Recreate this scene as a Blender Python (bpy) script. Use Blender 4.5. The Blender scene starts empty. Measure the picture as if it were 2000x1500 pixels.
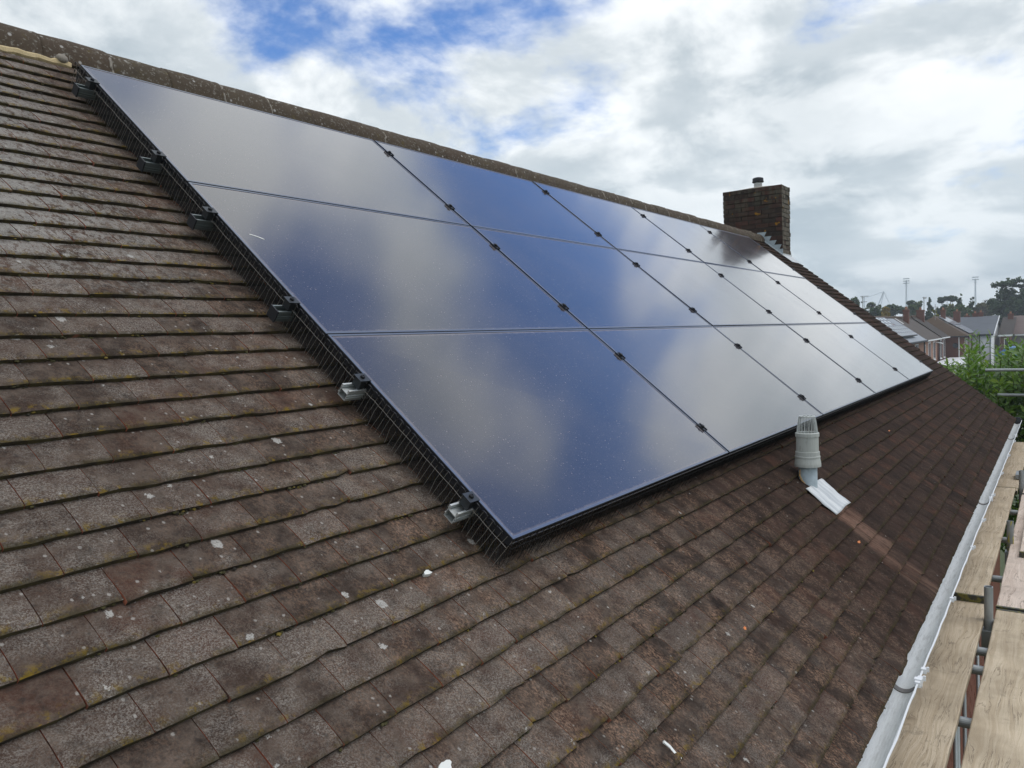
import bpy, math, random
from mathutils import Vector, Matrix
R = math.radians
scene = bpy.context.scene
COL = scene.collection

# ------------------------------------------------------------------ camera
cam_data = bpy.data.cameras.new('camera')
cam_data.sensor_width = 36.0
cam_data.lens = 27.54
cam_data.clip_start = 0.05
cam_data.clip_end = 4000
cam = bpy.data.objects.new('camera', cam_data)
COL.objects.link(cam)
cam.matrix_world = Matrix((
    (0.573442504, 0.068200983, -0.816402058, -1.915998),
    (-0.818344000, 0.000940650, -0.574727947, -3.735133),
    (-0.038429063, 0.997671159, 0.056351274, 6.443057),
    (0, 0, 0, 1)))
scene.camera = cam
CAM = Vector((-1.915998, -3.735133, 6.443057))

# ------------------------------------------------------------------ node helper
class NT:
    def __init__(s, tree):
        s.t = tree; s.n = tree.nodes; s.l = tree.links
    def new(s, typ, **kw):
        x = s.n.new(typ)
        for k, v in kw.items(): setattr(x, k, v)
        return x
    def put(s, sock, v):
        if v is None: return
        if isinstance(v, bpy.types.NodeSocket): s.l.new(v, sock)
        elif isinstance(v, (tuple, list)) and len(v) == 3 and sock.type == 'RGBA': sock.default_value = (*v, 1)
        else: sock.default_value = v
    def math(s, op, a, b=None, c=None, clamp=False):
        x = s.new('ShaderNodeMath', operation=op, use_clamp=clamp)
        s.put(x.inputs[0], a); s.put(x.inputs[1], b); s.put(x.inputs[2], c)
        return x.outputs[0]
    def vmath(s, op, a, b=None):
        x = s.new('ShaderNodeVectorMath', operation=op)
        s.put(x.inputs[0], a)
        if op == 'SCALE': s.put(x.inputs[3], b)
        else: s.put(x.inputs[1], b)
        return x.outputs[1] if op in ('LENGTH', 'DISTANCE', 'DOT_PRODUCT') else x.outputs[0]
    def noise(s, vec, scale, detail=3, rough=.5, dist=0, typ=None):
        x = s.new('ShaderNodeTexNoise')
        s.put(x.inputs['Vector'], vec); x.inputs['Scale'].default_value = scale
        x.inputs['Detail'].default_value = detail; x.inputs['Roughness'].default_value = rough
        x.inputs['Distortion'].default_value = dist
        return x.outputs[0]
    def voro(s, vec, scale, feature='F1', rnd=1):
        x = s.new('ShaderNodeTexVoronoi', feature=feature)
        s.put(x.inputs['Vector'], vec); x.inputs['Scale'].default_value = scale
        x.inputs['Randomness'].default_value = rnd
        return x.outputs
    def step(s, v, a, b, lo=0., hi=1.):
        x = s.new('ShaderNodeMapRange', interpolation_type='SMOOTHSTEP')
        s.put(x.inputs[0], v)
        for i, q in enumerate((a, b, lo, hi)): s.put(x.inputs[1 + i], q)
        return x.outputs[0]
    def mix(s, f, a, b, mode='MIX'):
        x = s.new('ShaderNodeMix', data_type='RGBA', blend_type=mode)
        s.put(x.inputs[0], f); s.put(x.inputs[6], a); s.put(x.inputs[7], b)
        return x.outputs[2]
    def sep(s, v):
        x = s.new('ShaderNodeSeparateXYZ'); s.put(x.inputs[0], v); return x.outputs
    def comb(s, a, b, c):
        x = s.new('ShaderNodeCombineXYZ')
        for i, q in enumerate((a, b, c)): s.put(x.inputs[i], q)
        return x.outputs[0]
    def attr(s, name, out='Fac'):
        x = s.new('ShaderNodeAttribute', attribute_name=name); return x.outputs[out]
    def pos(s): return s.new('ShaderNodeNewGeometry').outputs['Position']
    def orand(s): return s.new('ShaderNodeObjectInfo').outputs['Random']
    def bump(s, h, strength=.5, dist=.01):
        x = s.new('ShaderNodeBump'); x.inputs['Strength'].default_value = strength
        x.inputs['Distance'].default_value = dist; s.put(x.inputs['Height'], h); return x.outputs[0]

# ------------------------------------------------------------------ world: sky with broken cloud
SUN_AZ, SUN_EL = R(152), R(60)          # azimuth clockwise from +Y
CLOUD_OFF = (-17.254, -17.995, 0.0)
world = bpy.data.worlds.new('World'); scene.world = world; world.use_nodes = True
w = NT(world.node_tree); w.n.clear()
sky = w.new('ShaderNodeTexSky', sky_type='NISHITA', sun_disc=False, sun_elevation=SUN_EL, sun_rotation=SUN_AZ,
            air_density=1.0, dust_density=.6, ozone_density=2.2)
d = w.new('ShaderNodeTexCoord').outputs['Generated']
dn = w.vmath('NORMALIZE', d)
sx, sy, sz = w.sep(dn)
den = w.math('ADD', w.math('MAXIMUM', sz, 0.0), .30)
CR, SR = math.cos(R(8)), math.sin(R(8))          # heading of the cloud field
rx = w.math('SUBTRACT', w.math('MULTIPLY', sx, CR), w.math('MULTIPLY', sy, -SR))
ry = w.math('ADD', w.math('MULTIPLY', sx, -SR), w.math('MULTIPLY', sy, CR))
plane = w.comb(w.math('DIVIDE', rx, den), w.math('DIVIDE', ry, den), 0.0)
pl = w.vmath('ADD', plane, CLOUD_OFF)
big = w.noise(pl, .95, 2, .5)
fbm = w.noise(pl, 2.3, 7, .58, .15)
dens = w.math('ADD', w.math('MULTIPLY', big, .62), w.math('MULTIPLY', fbm, .48))
low = w.step(sz, .10, .34, 1, 0)            # towards the horizon one looks through more and more cloud
alpha = w.step(w.math('ADD', dens, w.math('MULTIPLY', low, .055)), .440, .530)
alpha = w.math('MAXIMUM', alpha, w.math('MULTIPLY', low, .45))
# light and dark within the cloud: thick middles are grey, edges and tops white
shade = w.noise(w.vmath('ADD', pl, (.13, -.1, 3.3)), 3.1, 7, .56, .25)
thick = w.math('ADD', w.math('MULTIPLY', w.step(dens, .50, .68), .42), w.math('MULTIPLY', w.step(shade, .42, .60), .62))
cloud = w.mix(w.math('MINIMUM', thick, 1.0), (8.2, 8.5, 8.65), (3.5, 4.15, 4.65))
blue = w.mix(1.0, sky.outputs[0], (.60, .88, 1.25), 'MULTIPLY')
col = w.mix(alpha, blue, cloud)
hz = w.step(sz, .0, .32, .50, 0)             # thicker, bluer air towards the horizon
col = w.mix(hz, col, (4.7, 5.65, 6.3))
bg = w.new('ShaderNodeBackground'); bg.inputs[1].default_value = .1
w.put(bg.inputs[0], col)
world.cycles.sampling_method = 'MANUAL'; world.cycles.sample_map_resolution = 512
wo = w.new('ShaderNodeOutputWorld'); w.l.new(bg.outputs[0], wo.inputs[0])

# ------------------------------------------------------------------ sun (veiled by cloud: soft)
sl = bpy.data.lights.new('sun', 'SUN'); sl.energy = 1.15; sl.angle = R(45); sl.color = (1, .95, .88)
sun = bpy.data.objects.new('sun', sl); COL.objects.link(sun)
sdir = Vector((math.sin(SUN_AZ) * math.cos(SUN_EL), math.cos(SUN_AZ) * math.cos(SUN_EL), math.sin(SUN_EL)))
sun.rotation_euler = sdir.to_track_quat('Z', 'Y').to_euler()

vs = scene.view_settings
vs.view_transform = 'Standard'; vs.look = 'None'; vs.exposure = 0.40; vs.gamma = 1.0; vs.use_curve_mapping = False
scene.render.engine = 'CYCLES'
scene.cycles.use_denoising = True
scene.cycles.max_bounces = 6
scene.cycles.diffuse_bounces = 3
scene.cycles.glossy_bounces = 3
scene.cycles.transmission_bounces = 3
scene.cycles.transparent_max_bounces = 6

# ------------------------------------------------------------------ geometry helpers
TH = R(39.7); CT, ST = math.cos(TH), math.sin(TH); Z0 = 7.8
def P(u, v, w):      # roof frame: u along the ridge, v down the slope, w off the slope (w = 0 at the panels' faces)
    return Vector((u, -v * CT - w * ST, -v * ST + w * CT + Z0))
WT = -.117           # tile surface below the panel faces
def wloc(o):
    p = Vector((0, 0, 0))
    while o: p = p + o.location; o = o.parent
    return p

class MB:
    def __init__(s): s.v = []; s.f = []; s.m = []; s.r = []; s.e = {}; s.uv = {}
    def add(s, verts, faces, mat=0, rnd=0., edge=None):
        b = len(s.v); s.v += [tuple(x) for x in verts]
        for f in faces:
            s.f.append(tuple(b + i for i in f)); s.m.append(mat); s.r.append(rnd)
        if edge:
            for i, q in enumerate(edge): s.e[b + i] = q
        return s
    BF = [(0, 3, 2, 1), (4, 5, 6, 7), (0, 1, 5, 4), (1, 2, 6, 5), (2, 3, 7, 6), (3, 0, 4, 7)]
    def box(s, x0, x1, y0, y1, z0, z1, mat=0, rnd=0.):
        return s.add([(x0, y0, z0), (x1, y0, z0), (x1, y1, z0), (x0, y1, z0), (x0, y0, z1), (x1, y0, z1), (x1, y1, z1), (x0, y1, z1)], s.BF, mat, rnd)
    def rbox(s, u0, u1, v0, v1, w0, w1, mat=0, rnd=0.):
        return s.add([P(u0, v1, w0), P(u1, v1, w0), P(u1, v0, w0), P(u0, v0, w0), P(u0, v1, w1), P(u1, v1, w1), P(u1, v0, w1), P(u0, v0, w1)], s.BF, mat, rnd)
    def tube(s, pts, r, n=8, mat=0, rnd=0., caps=True, closed=False):
        pts = [Vector(p) for p in pts]; rr = r if isinstance(r, (list, tuple)) else [r] * len(pts)
        vs_, fs = [], []
        ref = None
        for i, p in enumerate(pts):
            if closed: t = pts[(i + 1) % len(pts)] - pts[i - 1]
            else: t = pts[min(i + 1, len(pts) - 1)] - pts[max(i - 1, 0)]
            t.normalize()
            if ref is None:
                ref = t.cross(Vector((0, 0, 1)))
                if ref.length < .05: ref = t.cross(Vector((1, 0, 0)))
            a = (ref - t * ref.dot(t)).normalized(); b = t.cross(a); ref = a
            for k in range(n):
                q = 2 * math.pi * k / n
                vs_.append(p + (a * math.cos(q) + b * math.sin(q)) * rr[i])
        m = len(pts)
        for i in range(m if closed else m - 1):
            j = (i + 1) % m
            for k in range(n):
                fs.append((i * n + k, i * n + (k + 1) % n, j * n + (k + 1) % n, j * n + k))
        if caps and not closed:
            fs.append(tuple(range(n - 1, -1, -1))); fs.append(tuple((m - 1) * n + k for k in range(n)))
        return s.add(vs_, fs, mat, rnd)
    def lathe(s, base, prof, n=24, mat=0, axis=None):
        base = Vector(base); vs_, fs = [], []
        ax = (axis or Vector((0, 0, 1))).normalized(); a = ax.orthogonal().normalized(); b = ax.cross(a)
        for r, z in prof:
            for k in range(n):
                q = 2 * math.pi * k / n
                vs_.append(base + ax * z + (a * math.cos(q) + b * math.sin(q)) * r)
        for i in range(len(prof) - 1):
            for k in range(n):
                fs.append((i * n + k, i * n + (k + 1) % n, (i + 1) * n + (k + 1) % n, (i + 1) * n + k))
        return s.add(vs_, fs, mat)
    def prism(s, poly, ext, mat=0, rnd=0.):     # poly: list of points, ext: extrusion vector
        n = len(poly); a = [Vector(p) for p in poly]; ext = Vector(ext)
        fs = [tuple(range(n - 1, -1, -1)), tuple(n + i for i in range(n))]
        fs += [(i, (i + 1) % n, n + (i + 1) % n, n + i) for i in range(n)]
        return s.add(a + [p + ext for p in a], fs, mat, rnd)
    def build(s, name, mats, parent=None, origin=None, smooth=False):
        if not isinstance(mats, (list, tuple)): mats = [mats]
        pl_ = wloc(parent) if parent else Vector((0, 0, 0))
        o0 = Vector(origin) if origin is not None else (pl_ if parent else Vector((0, 0, 0)))
        me = bpy.data.meshes.new(name)
        me.from_pydata([(x - o0.x, y - o0.y, z - o0.z) for x, y, z in s.v], [], s.f)
        for m in mats: me.materials.append(m)
        me.polygons.foreach_set('material_index', s.m)
        if any(s.r):
            at = me.attributes.new('rnd', 'FLOAT', 'FACE'); at.data.foreach_set('value', s.r)
        if s.e:
            at = me.attributes.new('edge', 'FLOAT', 'POINT')
            at.data.foreach_set('value', [s.e.get(i, 0.) for i in range(len(s.v))])
        if smooth: me.polygons.foreach_set('use_smooth', [True] * len(s.f))
        me.update()
        o = bpy.data.objects.new(name, me); COL.objects.link(o)
        if parent: o.parent = parent
        o.location = o0 - pl_
        return o
def empty(name, loc):
    o = bpy.data.objects.new(name, None); COL.objects.link(o); o.location = Vector(loc); o.empty_display_size = .2
    return o
def tag(o, label=None, cat=None, group=None, kind=None):
    if label: o['label'] = label
    if cat:
        o['category'] = cat
        if not kind: kind = 'thing'
    if group: o['group'] = group
    if kind: o['kind'] = kind
    return o
def fix_normals(o):
    import bmesh
    bm = bmesh.new(); bm.from_mesh(o.data); bmesh.ops.recalc_face_normals(bm, faces=bm.faces); bm.to_mesh(o.data); bm.free()

# ------------------------------------------------------------------ materials
def mat(name, build):
    m = bpy.data.materials.new(name); m.use_nodes = True
    t = NT(m.node_tree); t.n.clear()
    out = t.new('ShaderNodeOutputMaterial')
    t.l.new(build(t), out.inputs[0]); return m
def bsdf(t, col, rough=.8, metal=0., normal=None, spec=.5, **kw):
    b = t.new('ShaderNodeBsdfPrincipled')
    t.put(b.inputs['Base Color'], col); t.put(b.inputs['Roughness'], rough); t.put(b.inputs['Metallic'], metal)
    t.put(b.inputs['Specular IOR Level'], spec)
    if normal is not None: t.put(b.inputs['Normal'], normal)
    for k, v in kw.items(): t.put(b.inputs[k], v)
    return b.outputs[0]
def plain(name, col, rough=.7, metal=0., var=.15, scale=8., bump=0.):
    def f(t):
        p = t.pos(); n = t.noise(p, scale, 5, .6)
        c = t.mix(n, tuple(x * (1 - var) for x in col), tuple(x * (1 + var) for x in col))
        nm = t.bump(t.noise(p, scale * 6, 4, .6), bump, .004) if bump else None
        return bsdf(t, c, rough, metal, nm)
    return mat(name, f)

def tile_top(t):
    p = t.pos(); x, y, z = t.sep(p); rnd = t.attr('rnd'); edge = t.attr('edge')
    # slope-aligned coordinates: u, v
    v = t.math('DIVIDE', t.math('SUBTRACT', Z0, z), ST)
    uv = t.comb(x, v, 0.)
    st = t.comb(x, t.math('MULTIPLY', v, .45), 0.)          # stretched down the slope
    left = t.step(x, -.7, 2.3, 1, 0)                         # weathered, lichen-grown side
    upl = t.math('MULTIPLY', t.step(x, -.75, .30, 1, 0), t.step(v, 1.35, 2.1, 1, 0))
    base = t.mix(t.step(x, -.6, 1.0), t.mix(rnd, (.036, .026, .021), (.080, .050, .038)), t.mix(rnd, (.022, .017, .015), (.060, .037, .029)))
    red = t.step(t.math('FRACT', t.math('MULTIPLY', rnd, 7.3)), .66, 1.0)
    base = t.mix(t.math('MULTIPLY', red, .55), base, (.105, .050, .034))
    mott = t.noise(p, 14, 5, .65)
    base = t.mix(t.step(mott, .35, .7), base, t.mix(left, (.036, .025, .020), (.120, .092, .074)))
    # pale crust, blotchy
    st2 = t.comb(x, t.math('MULTIPLY', v, .75), 0.)
    bl = t.noise(st2, 120, 6, .85, .2); blm = t.noise(st2, 11, 4, .65, .2)
    f1 = t.math('MULTIPLY', t.step(bl, .455, .58), t.math('MULTIPLY', t.step(blm, .37, .64), t.step(x, -1.1, -.1, .25, 1)))
    far = t.step(x, .9, 2.8, 1, .22)
    f1 = t.math('MULTIPLY', f1, t.math('MULTIPLY', far, t.step(v, 2.4, 3.2, .6, 1)))
    base = t.mix(t.math('MULTIPLY', f1, .85), base, t.mix(rnd, (.33, .205, .14), (.27, .195, .145)))
    # fine grey grain on the near left
    gr = t.noise(p, 240, 5, .85)
    f2 = t.math('MULTIPLY', t.step(gr, .455, .57), t.math('MULTIPLY', left, t.step(t.math('ADD', t.noise(p, 8, 4, .65), t.math('MULTIPLY', t.math('SUBTRACT', rnd, .5), .25)), .36, .68, .12, 1)))
    base = t.mix(t.math('MULTIPLY', f2, .82), base, t.mix(t.noise(p, 60, 2, .5), (.20, .18, .16), (.42, .39, .35)))
    dk = t.step(t.noise(p, 60, 5, .7), .54, .68)
    base = t.mix(t.math('MULTIPLY', dk, t.math('MULTIPLY', left, .65)), base, (.035, .03, .028))
    # white crustose lichen, upper left
    wl = t.math('ADD', t.noise(st2, 42, 6, .8, .3), t.math('MULTIPLY', upl, .11))
    wl2 = t.noise(st, 3.2, 3, .5)
    f3 = t.math('MULTIPLY', t.step(t.math('ADD', wl, t.math('MULTIPLY', wl2, .25)), .655, .72), upl)
    base = t.mix(t.math('MULTIPLY', f3, t.step(gr, .36, .54, .25, .9)), base, t.mix(t.noise(p, 22, 4, .7), (.24, .23, .21), (.48, .47, .44)))
    # single round lichen spots
    vo = t.voro(t.vmath('ADD', uv, t.vmath('SCALE', t.new('ShaderNodeTexNoise').outputs[1], .0)), 13)
    wob = t.math('MULTIPLY', t.math('SUBTRACT', t.noise(p, 110, 4, .75), .5), .34)
    cr = t.sep(vo[1])
    rad = t.math('MULTIPLY', t.math('POWER', cr[0], 5.0), t.math('MULTIPLY', left, .15))
    f4 = t.step(t.math('SUBTRACT', t.math('ADD', vo[0], wob), rad), .025, .045, 1, 0)
    f4 = t.math('MULTIPLY', f4, t.step(cr[1], .25, .3))
    base = t.mix(t.math('MULTIPLY', f4, t.step(t.noise(p, 260, 3, .7), .36, .50, .25, .9)), base, (.50, .49, .46))
    vo2 = t.voro(uv, 42); cr2 = t.sep(vo2[1])
    f5 = t.math('MULTIPLY', t.step(t.math('ADD', vo2[0], wob), .10, .20, 1, 0), t.math('MULTIPLY', t.step(cr2[0], .72, .76), t.step(left, 0, 1, .25, 1)))
    base = t.mix(t.math('MULTIPLY', f5, .7), base, (.42, .40, .37))
    # yellow lichen along the lower edges
    yl = t.math('MULTIPLY', t.math('POWER', t.step(edge, .62, 1.02), 1.5), t.math('MULTIPLY', t.step(t.noise(p, 38, 5, .75), .50, .62), t.step(t.noise(p, 4.5, 3, .6), .33, .56)))
    yl = t.math('MULTIPLY', yl, t.step(x, -.2, 1.6, 1., .14))
    base = t.mix(yl, base, (.24, .16, .022))
    gn = t.math('MULTIPLY', t.step(edge, .82, 1.0), t.step(t.noise(p, 11, 4, .6), .35, .6))
    base = t.mix(t.math('MULTIPLY', gn, .7), base, (.040, .036, .014))
    # run-off stain below the vent's lead sheet
    su = t.math('ADD', x, t.math('MULTIPLY', t.math('SUBTRACT', t.noise(st, 12, 3, .5), .5), .10))
    sm = t.math('MULTIPLY', t.step(t.math('ABSOLUTE', t.math('SUBTRACT', su, t.math('SUBTRACT', 2.80, t.math('MULTIPLY', t.math('SUBTRACT', v, 3.6), .10)))), .09, .17, 1, 0),
                t.step(v, 3.55, 3.62))
    base = t.mix(t.math('MULTIPLY', sm, t.math('MULTIPLY', t.step(t.noise(t.comb(t.math('MULTIPLY', x, 60.), t.math('MULTIPLY', v, 7.), 0.), 1., 4, .65), .32, .62, .15, .9), t.math('MULTIPLY', t.step(rnd, .1, .8, .35, 1.), t.step(v, 3.9, 4.25, 1., .45)))), base, (.25, .155, .115))
    dm = t.math('MULTIPLY', t.step(t.noise(t.vmath('ADD', p, (7.1, 0., 0.)), 21, 5, .75), .50, .66), .60)
    base = t.mix(dm, base, t.mix(.55, base, (.014, .011, .010)))
    base = t.mix(1., base, (.84, .82, .80), 'MULTIPLY')
    nm = t.bump(t.math('ADD', t.noise(p, 160, 5, .7), t.math('MULTIPLY', mott, .6)), .6, .004)
    return bsdf(t, base, .95, 0, nm, .06)
M_TILE = mat('weathered_clay_tile', tile_top)
def tile_side(t):
    p = t.pos(); n = t.noise(p, 25, 5, .7); x = t.sep(p)[0]
    c = t.mix(t.step(n, .35, .6), (.09, .045, .030), (.36, .115, .060))
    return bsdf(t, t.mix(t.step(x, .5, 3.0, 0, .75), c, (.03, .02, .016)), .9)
M_TILE_SIDE = mat('clay_tile_side', tile_side)
def tile_front(t):
    p = t.pos(); n = t.noise(p, 18, 6, .7); x = t.sep(p)[0]
    c = t.mix(t.step(n, .4, .62), (.028, .020, .012), (.075, .058, .020))
    c = t.mix(t.step(t.noise(p, 9, 3, .6), .66, .72), c, (.22, .085, .05))
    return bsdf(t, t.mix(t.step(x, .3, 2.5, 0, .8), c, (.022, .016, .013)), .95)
M_TILE_FRONT = mat('mossy_tile_edge', tile_front)
M_UNDER = plain('roof_underlay', (.02, .018, .016), .95)

def ridge_m(t):
    p = t.pos(); rnd = t.orand(); x = t.sep(p)[0]
    c = t.mix(t.noise(p, 9, 5, .65), (.045, .036, .026), (.11, .085, .058))
    c = t.mix(t.math('MULTIPLY', rnd, .5), c, (.075, .05, .036))
    c = t.mix(t.math('MULTIPLY', t.step(t.noise(p, 55, 6, .7), .54, .64), .7), c, (.25, .235, .20))
    vo = t.voro(p, 26); cc = t.sep(vo[1])
    c = t.mix(t.math('MULTIPLY', t.step(vo[0], .12, .30, 1, 0), t.step(cc[0], .74, .78)), c, (.36, .34, .31))
    c = t.mix(t.math('MULTIPLY', t.step(t.noise(p, 16, 5, .7), .58, .7), .6), c, (.10, .075, .02))
    return bsdf(t, c, .92, 0, t.bump(t.noise(p, 70, 6, .7), .6, .006), .2)
M_RIDGE = mat('lichen_ridge_tile', ridge_m)
M_MORTAR = plain('mortar', (.26, .23, .19), .95, 0, .35, 30, .6)
M_FOAM = plain('cream_bedding_mortar', (.55, .43, .24), .9, 0, .3, 45, .8)

def glass_m(t):
    p = t.pos(); uvn = t.new('ShaderNodeUVMap', uv_map='m'); a, b, _ = t.sep(uvn.outputs[0])
    # dust film, specks and dried drip marks along the frame (fine wear)
    film = t.noise(p, 2.2, 5, .6)
    vo = t.voro(p, 75); cc = t.sep(vo[1])
    sp = t.math('MULTIPLY', t.step(vo[0], .08, t.math('ADD', .13, t.math('MULTIPLY', t.math('POWER', cc[1], 3.), .20)), 1, 0), t.step(cc[0], .50, .56))
    fs = t.step(t.noise(p, 300, 2, .6), .60, .70)
    ed = t.math('MINIMUM', t.math('MINIMUM', a, t.math('SUBTRACT', 1.862, a)), t.math('MINIMUM', b, t.math('SUBTRACT', 1.0, b)))
    edn = t.math('ADD', ed, t.math('MULTIPLY', t.math('SUBTRACT', t.noise(p, 35, 4, .6), .5), .012))
    eg = t.step(edn, -.002, .016, 1, 0)
    dust = t.math('ADD', t.step(film, .25, .75, .040, .085), t.math('ADD', t.math('MULTIPLY', t.math('MULTIPLY', sp, t.step(t.noise(p, 5, 4, .7), .35, .65, .35, 1)), .50), t.math('MULTIPLY', fs, .15)))
    dust = t.math('MINIMUM', t.math('ADD', dust, t.math('MULTIPLY', eg, .38)), .8)
    g = bsdf(t, (.0055, .006, .010), t.math('ADD', .13, t.math('MULTIPLY', film, .05)), 0, None, .5, IOR=1.52, **{'Coat Weight': 1.0, 'Coat Roughness': .09, 'Coat IOR': 1.55})
    dd = t.new('ShaderNodeBsdfDiffuse'); t.put(dd.inputs[0], (.46, .405, .415))
    mx = t.new('ShaderNodeMixShader'); t.put(mx.inputs[0], dust); t.l.new(g, mx.inputs[1]); t.l.new(dd.outputs[0], mx.inputs[2])
    return mx.outputs[0]
M_GLASS = mat('dusty_black_panel_glass', glass_m)
M_FRAME = plain('black_anodised_frame', (.035, .038, .045), .32, .55, .1, 20)
M_FRAME_TOP = plain('sky_paled_frame_face', (.20, .22, .26), .30, .8, .15, 14)  # black frame's top face, sky reflection put into a paler colour
M_BLACK = plain('black_metal', (.012, .012, .014), .42, .3, .2, 40)
M_CLAMP = plain('dark_grey_clamp', (.05, .055, .06), .4, .6, .15, 30)
M_ALU = plain('mill_aluminium', (.55, .57, .56), .5, .6, .15, 20)
M_ALU_DULL = plain('dull_aluminium', (.22, .25, .25), .45, .7, .12, 20)
M_CAP = plain('dark_plastic_cap', (.018, .02, .024), .5)
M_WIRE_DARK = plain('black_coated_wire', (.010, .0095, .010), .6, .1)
M_WIRE = plain('galvanised_wire', (.26, .24, .21), .5, .3)
M_LEAD = mat('lead_sheet', lambda t: bsdf(t, t.mix(t.step(t.noise(t.comb(*[t.math('MULTIPLY', q, s) for q, s in zip(t.sep(t.pos()), (30, 5, 5))]), 1, 5, .6), .35, .65), (.46, .48, .49), (.66, .67, .66)), .7, .1, t.bump(t.noise(t.pos(), 38, 5, .7), .5, .006), .3))
M_LEAD_DARK = plain('weathered_lead', (.36, .42, .45), .6, .15, .3, 28)
def pipe_m(t):
    p = t.pos(); st = t.vmath('MULTIPLY', p, (1., 1., .18))
    c = t.mix(t.noise(st, 45, 5, .65), (.36, .37, .34), (.52, .535, .50))
    c = t.mix(t.step(t.noise(st, 80, 4, .7), .56, .70, 0, .55), c, (.20, .20, .17))
    return bsdf(t, c, .6, 0, None, .35)
M_PLASTIC = mat('grimy_grey_plastic_pipe', pipe_m)
M_ORANGE = plain('orange_clay_chip', (.62, .20, .06), .8)
M_WHITE_MARK = plain('white_dropping', (.72, .72, .68), .8, 0, .1, 60)

def gutter_m(t):
    p = t.pos(); x, y, z = t.sep(p)
    c = t.mix(t.noise(p, 3, 4, .6), (.56, .58, .57), (.68, .70, .69))
    st = t.comb(t.math('MULTIPLY', x, 3.), t.math('MULTIPLY', y, 24), t.math('MULTIPLY', z, 24))
    dirt = t.math('MULTIPLY', t.step(t.noise(st, 3, 6, .75), .44, .66), t.step(t.noise(p, 1.3, 3, .5), .32, .58, .15, 1))
    c = t.mix(t.math('MULTIPLY', dirt, .38), c, (.18, .17, .15))
    c = t.mix(t.math('MULTIPLY', t.step(t.noise(p, 130, 3, .7), .66, .72), .5), c, (.12, .11, .09))
    return bsdf(t, c, .45, 0, None, .4)
M_GUTTER = mat('pale_grey_gutter_plastic', gutter_m)
M_WHITE = plain('white_plastic', (.78, .79, .80), .4, 0, .05)
M_GREYBAND = plain('grey_rubber_seal', (.17, .16, .15), .6)

def wood(name, c1, c2):
    def f(t):
        x, y, z = t.sep(t.pos()); r = t.orand()
        pv = t.comb(t.math('ADD', x, t.math('MULTIPLY', r, 37.)), t.math('MULTIPLY', y, 1.), z)
        warp = t.noise(t.comb(t.math('ADD', t.math('MULTIPLY', x, 1.0), t.math('MULTIPLY', r, 11.)), t.math('MULTIPLY', y, 5), 0.), 1.4, 2, .5)
        wy = t.math('ADD', t.math('MULTIPLY', y, 60), t.math('MULTIPLY', warp, 9.))
        ring = t.noise(t.comb(t.math('MULTIPLY', x, 1.3), wy, r), 1.0, 4, .65)
        c = t.mix(t.step(ring, .34, .66), c1, c2)
        c = t.mix(t.step(t.noise(pv, 2.2, 4, .65), .40, .70, 0, .55), c, tuple(q * .62 for q in c1))
        # drying cracks
        ck = t.noise(t.comb(t.math('MULTIPLY', x, 1.6), t.math('ADD', t.math('MULTIPLY', y, 34), t.math('MULTIPLY', warp, 5.)), r), 1.0, 5, .62, .4)
        f1 = t.step(t.math('ABSOLUTE', t.math('SUBTRACT', ck, .5)), .004, .016, 1, 0)
        f1 = t.math('MULTIPLY', f1, t.step(t.noise(pv, 3.0, 3, .6), .40, .56))
        c = t.mix(t.math('MULTIPLY', f1, .55), c, (.09, .062, .04))
        mud = t.step(t.noise(t.vmath('ADD', pv, (0., 3., 0.)), 7, 5, .7), .58, .70, 0, .5)
        c = t.mix(mud, c, (.20, .17, .13))
        # knots
        vo = t.voro(t.comb(t.math('MULTIPLY', t.math('ADD', x, t.math('MULTIPLY', r, 9.)), 1.6), t.math('MULTIPLY', y, 4.4), 0.), 1.6)
        kn = t.math('MULTIPLY', t.step(vo[0], .035, .075, 1, 0), t.step(t.sep(vo[1])[0], .35, .4))
        c = t.mix(t.math('MULTIPLY', kn, .8), c, (.11, .075, .05))
        gr = t.noise(t.comb(t.math('MULTIPLY', x, 14), t.math('MULTIPLY', y, 160), z), 1.5, 3, .6)
        c = t.mix(t.math('MULTIPLY', t.step(gr, .5, .7), .22), c, tuple(q * .6 for q in c1))
        return bsdf(t, c, .85, 0, t.bump(t.math('ADD', gr, t.math('MULTIPLY', f1, -1.)), .35, .003), .2)
    return mat(name, f)
M_WOOD = wood('weathered_scaffold_board', (.46, .365, .25), (.60, .50, .365))
M_WOOD2 = wood('pinkish_scaffold_board', (.55, .44, .36), (.68, .57, .48))
M_BAND = mat('board_end_band', lambda t: bsdf(t, t.mix(t.step(t.noise(t.pos(), 30, 4, .6), .45, .6), (.05, .05, .04), (.17, .15, .03)), .6, .3))
M_STEEL = plain('galvanised_tube', (.34, .36, .36), .5, .5, .3, 12)
def steel2(t):
    p = t.pos(); c = t.mix(t.noise(p, 10, 5, .6), (.17, .18, .17), (.30, .31, .30))
    c = t.mix(t.step(t.noise(t.vmath('MULTIPLY', p, (1, 1, .25)), 30, 4, .6), .55, .62), c, (.38, .33, .05))
    return bsdf(t, c, .6, .3)
M_STEEL_Y = mat('tube_with_yellow_paint', steel2)

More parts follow.
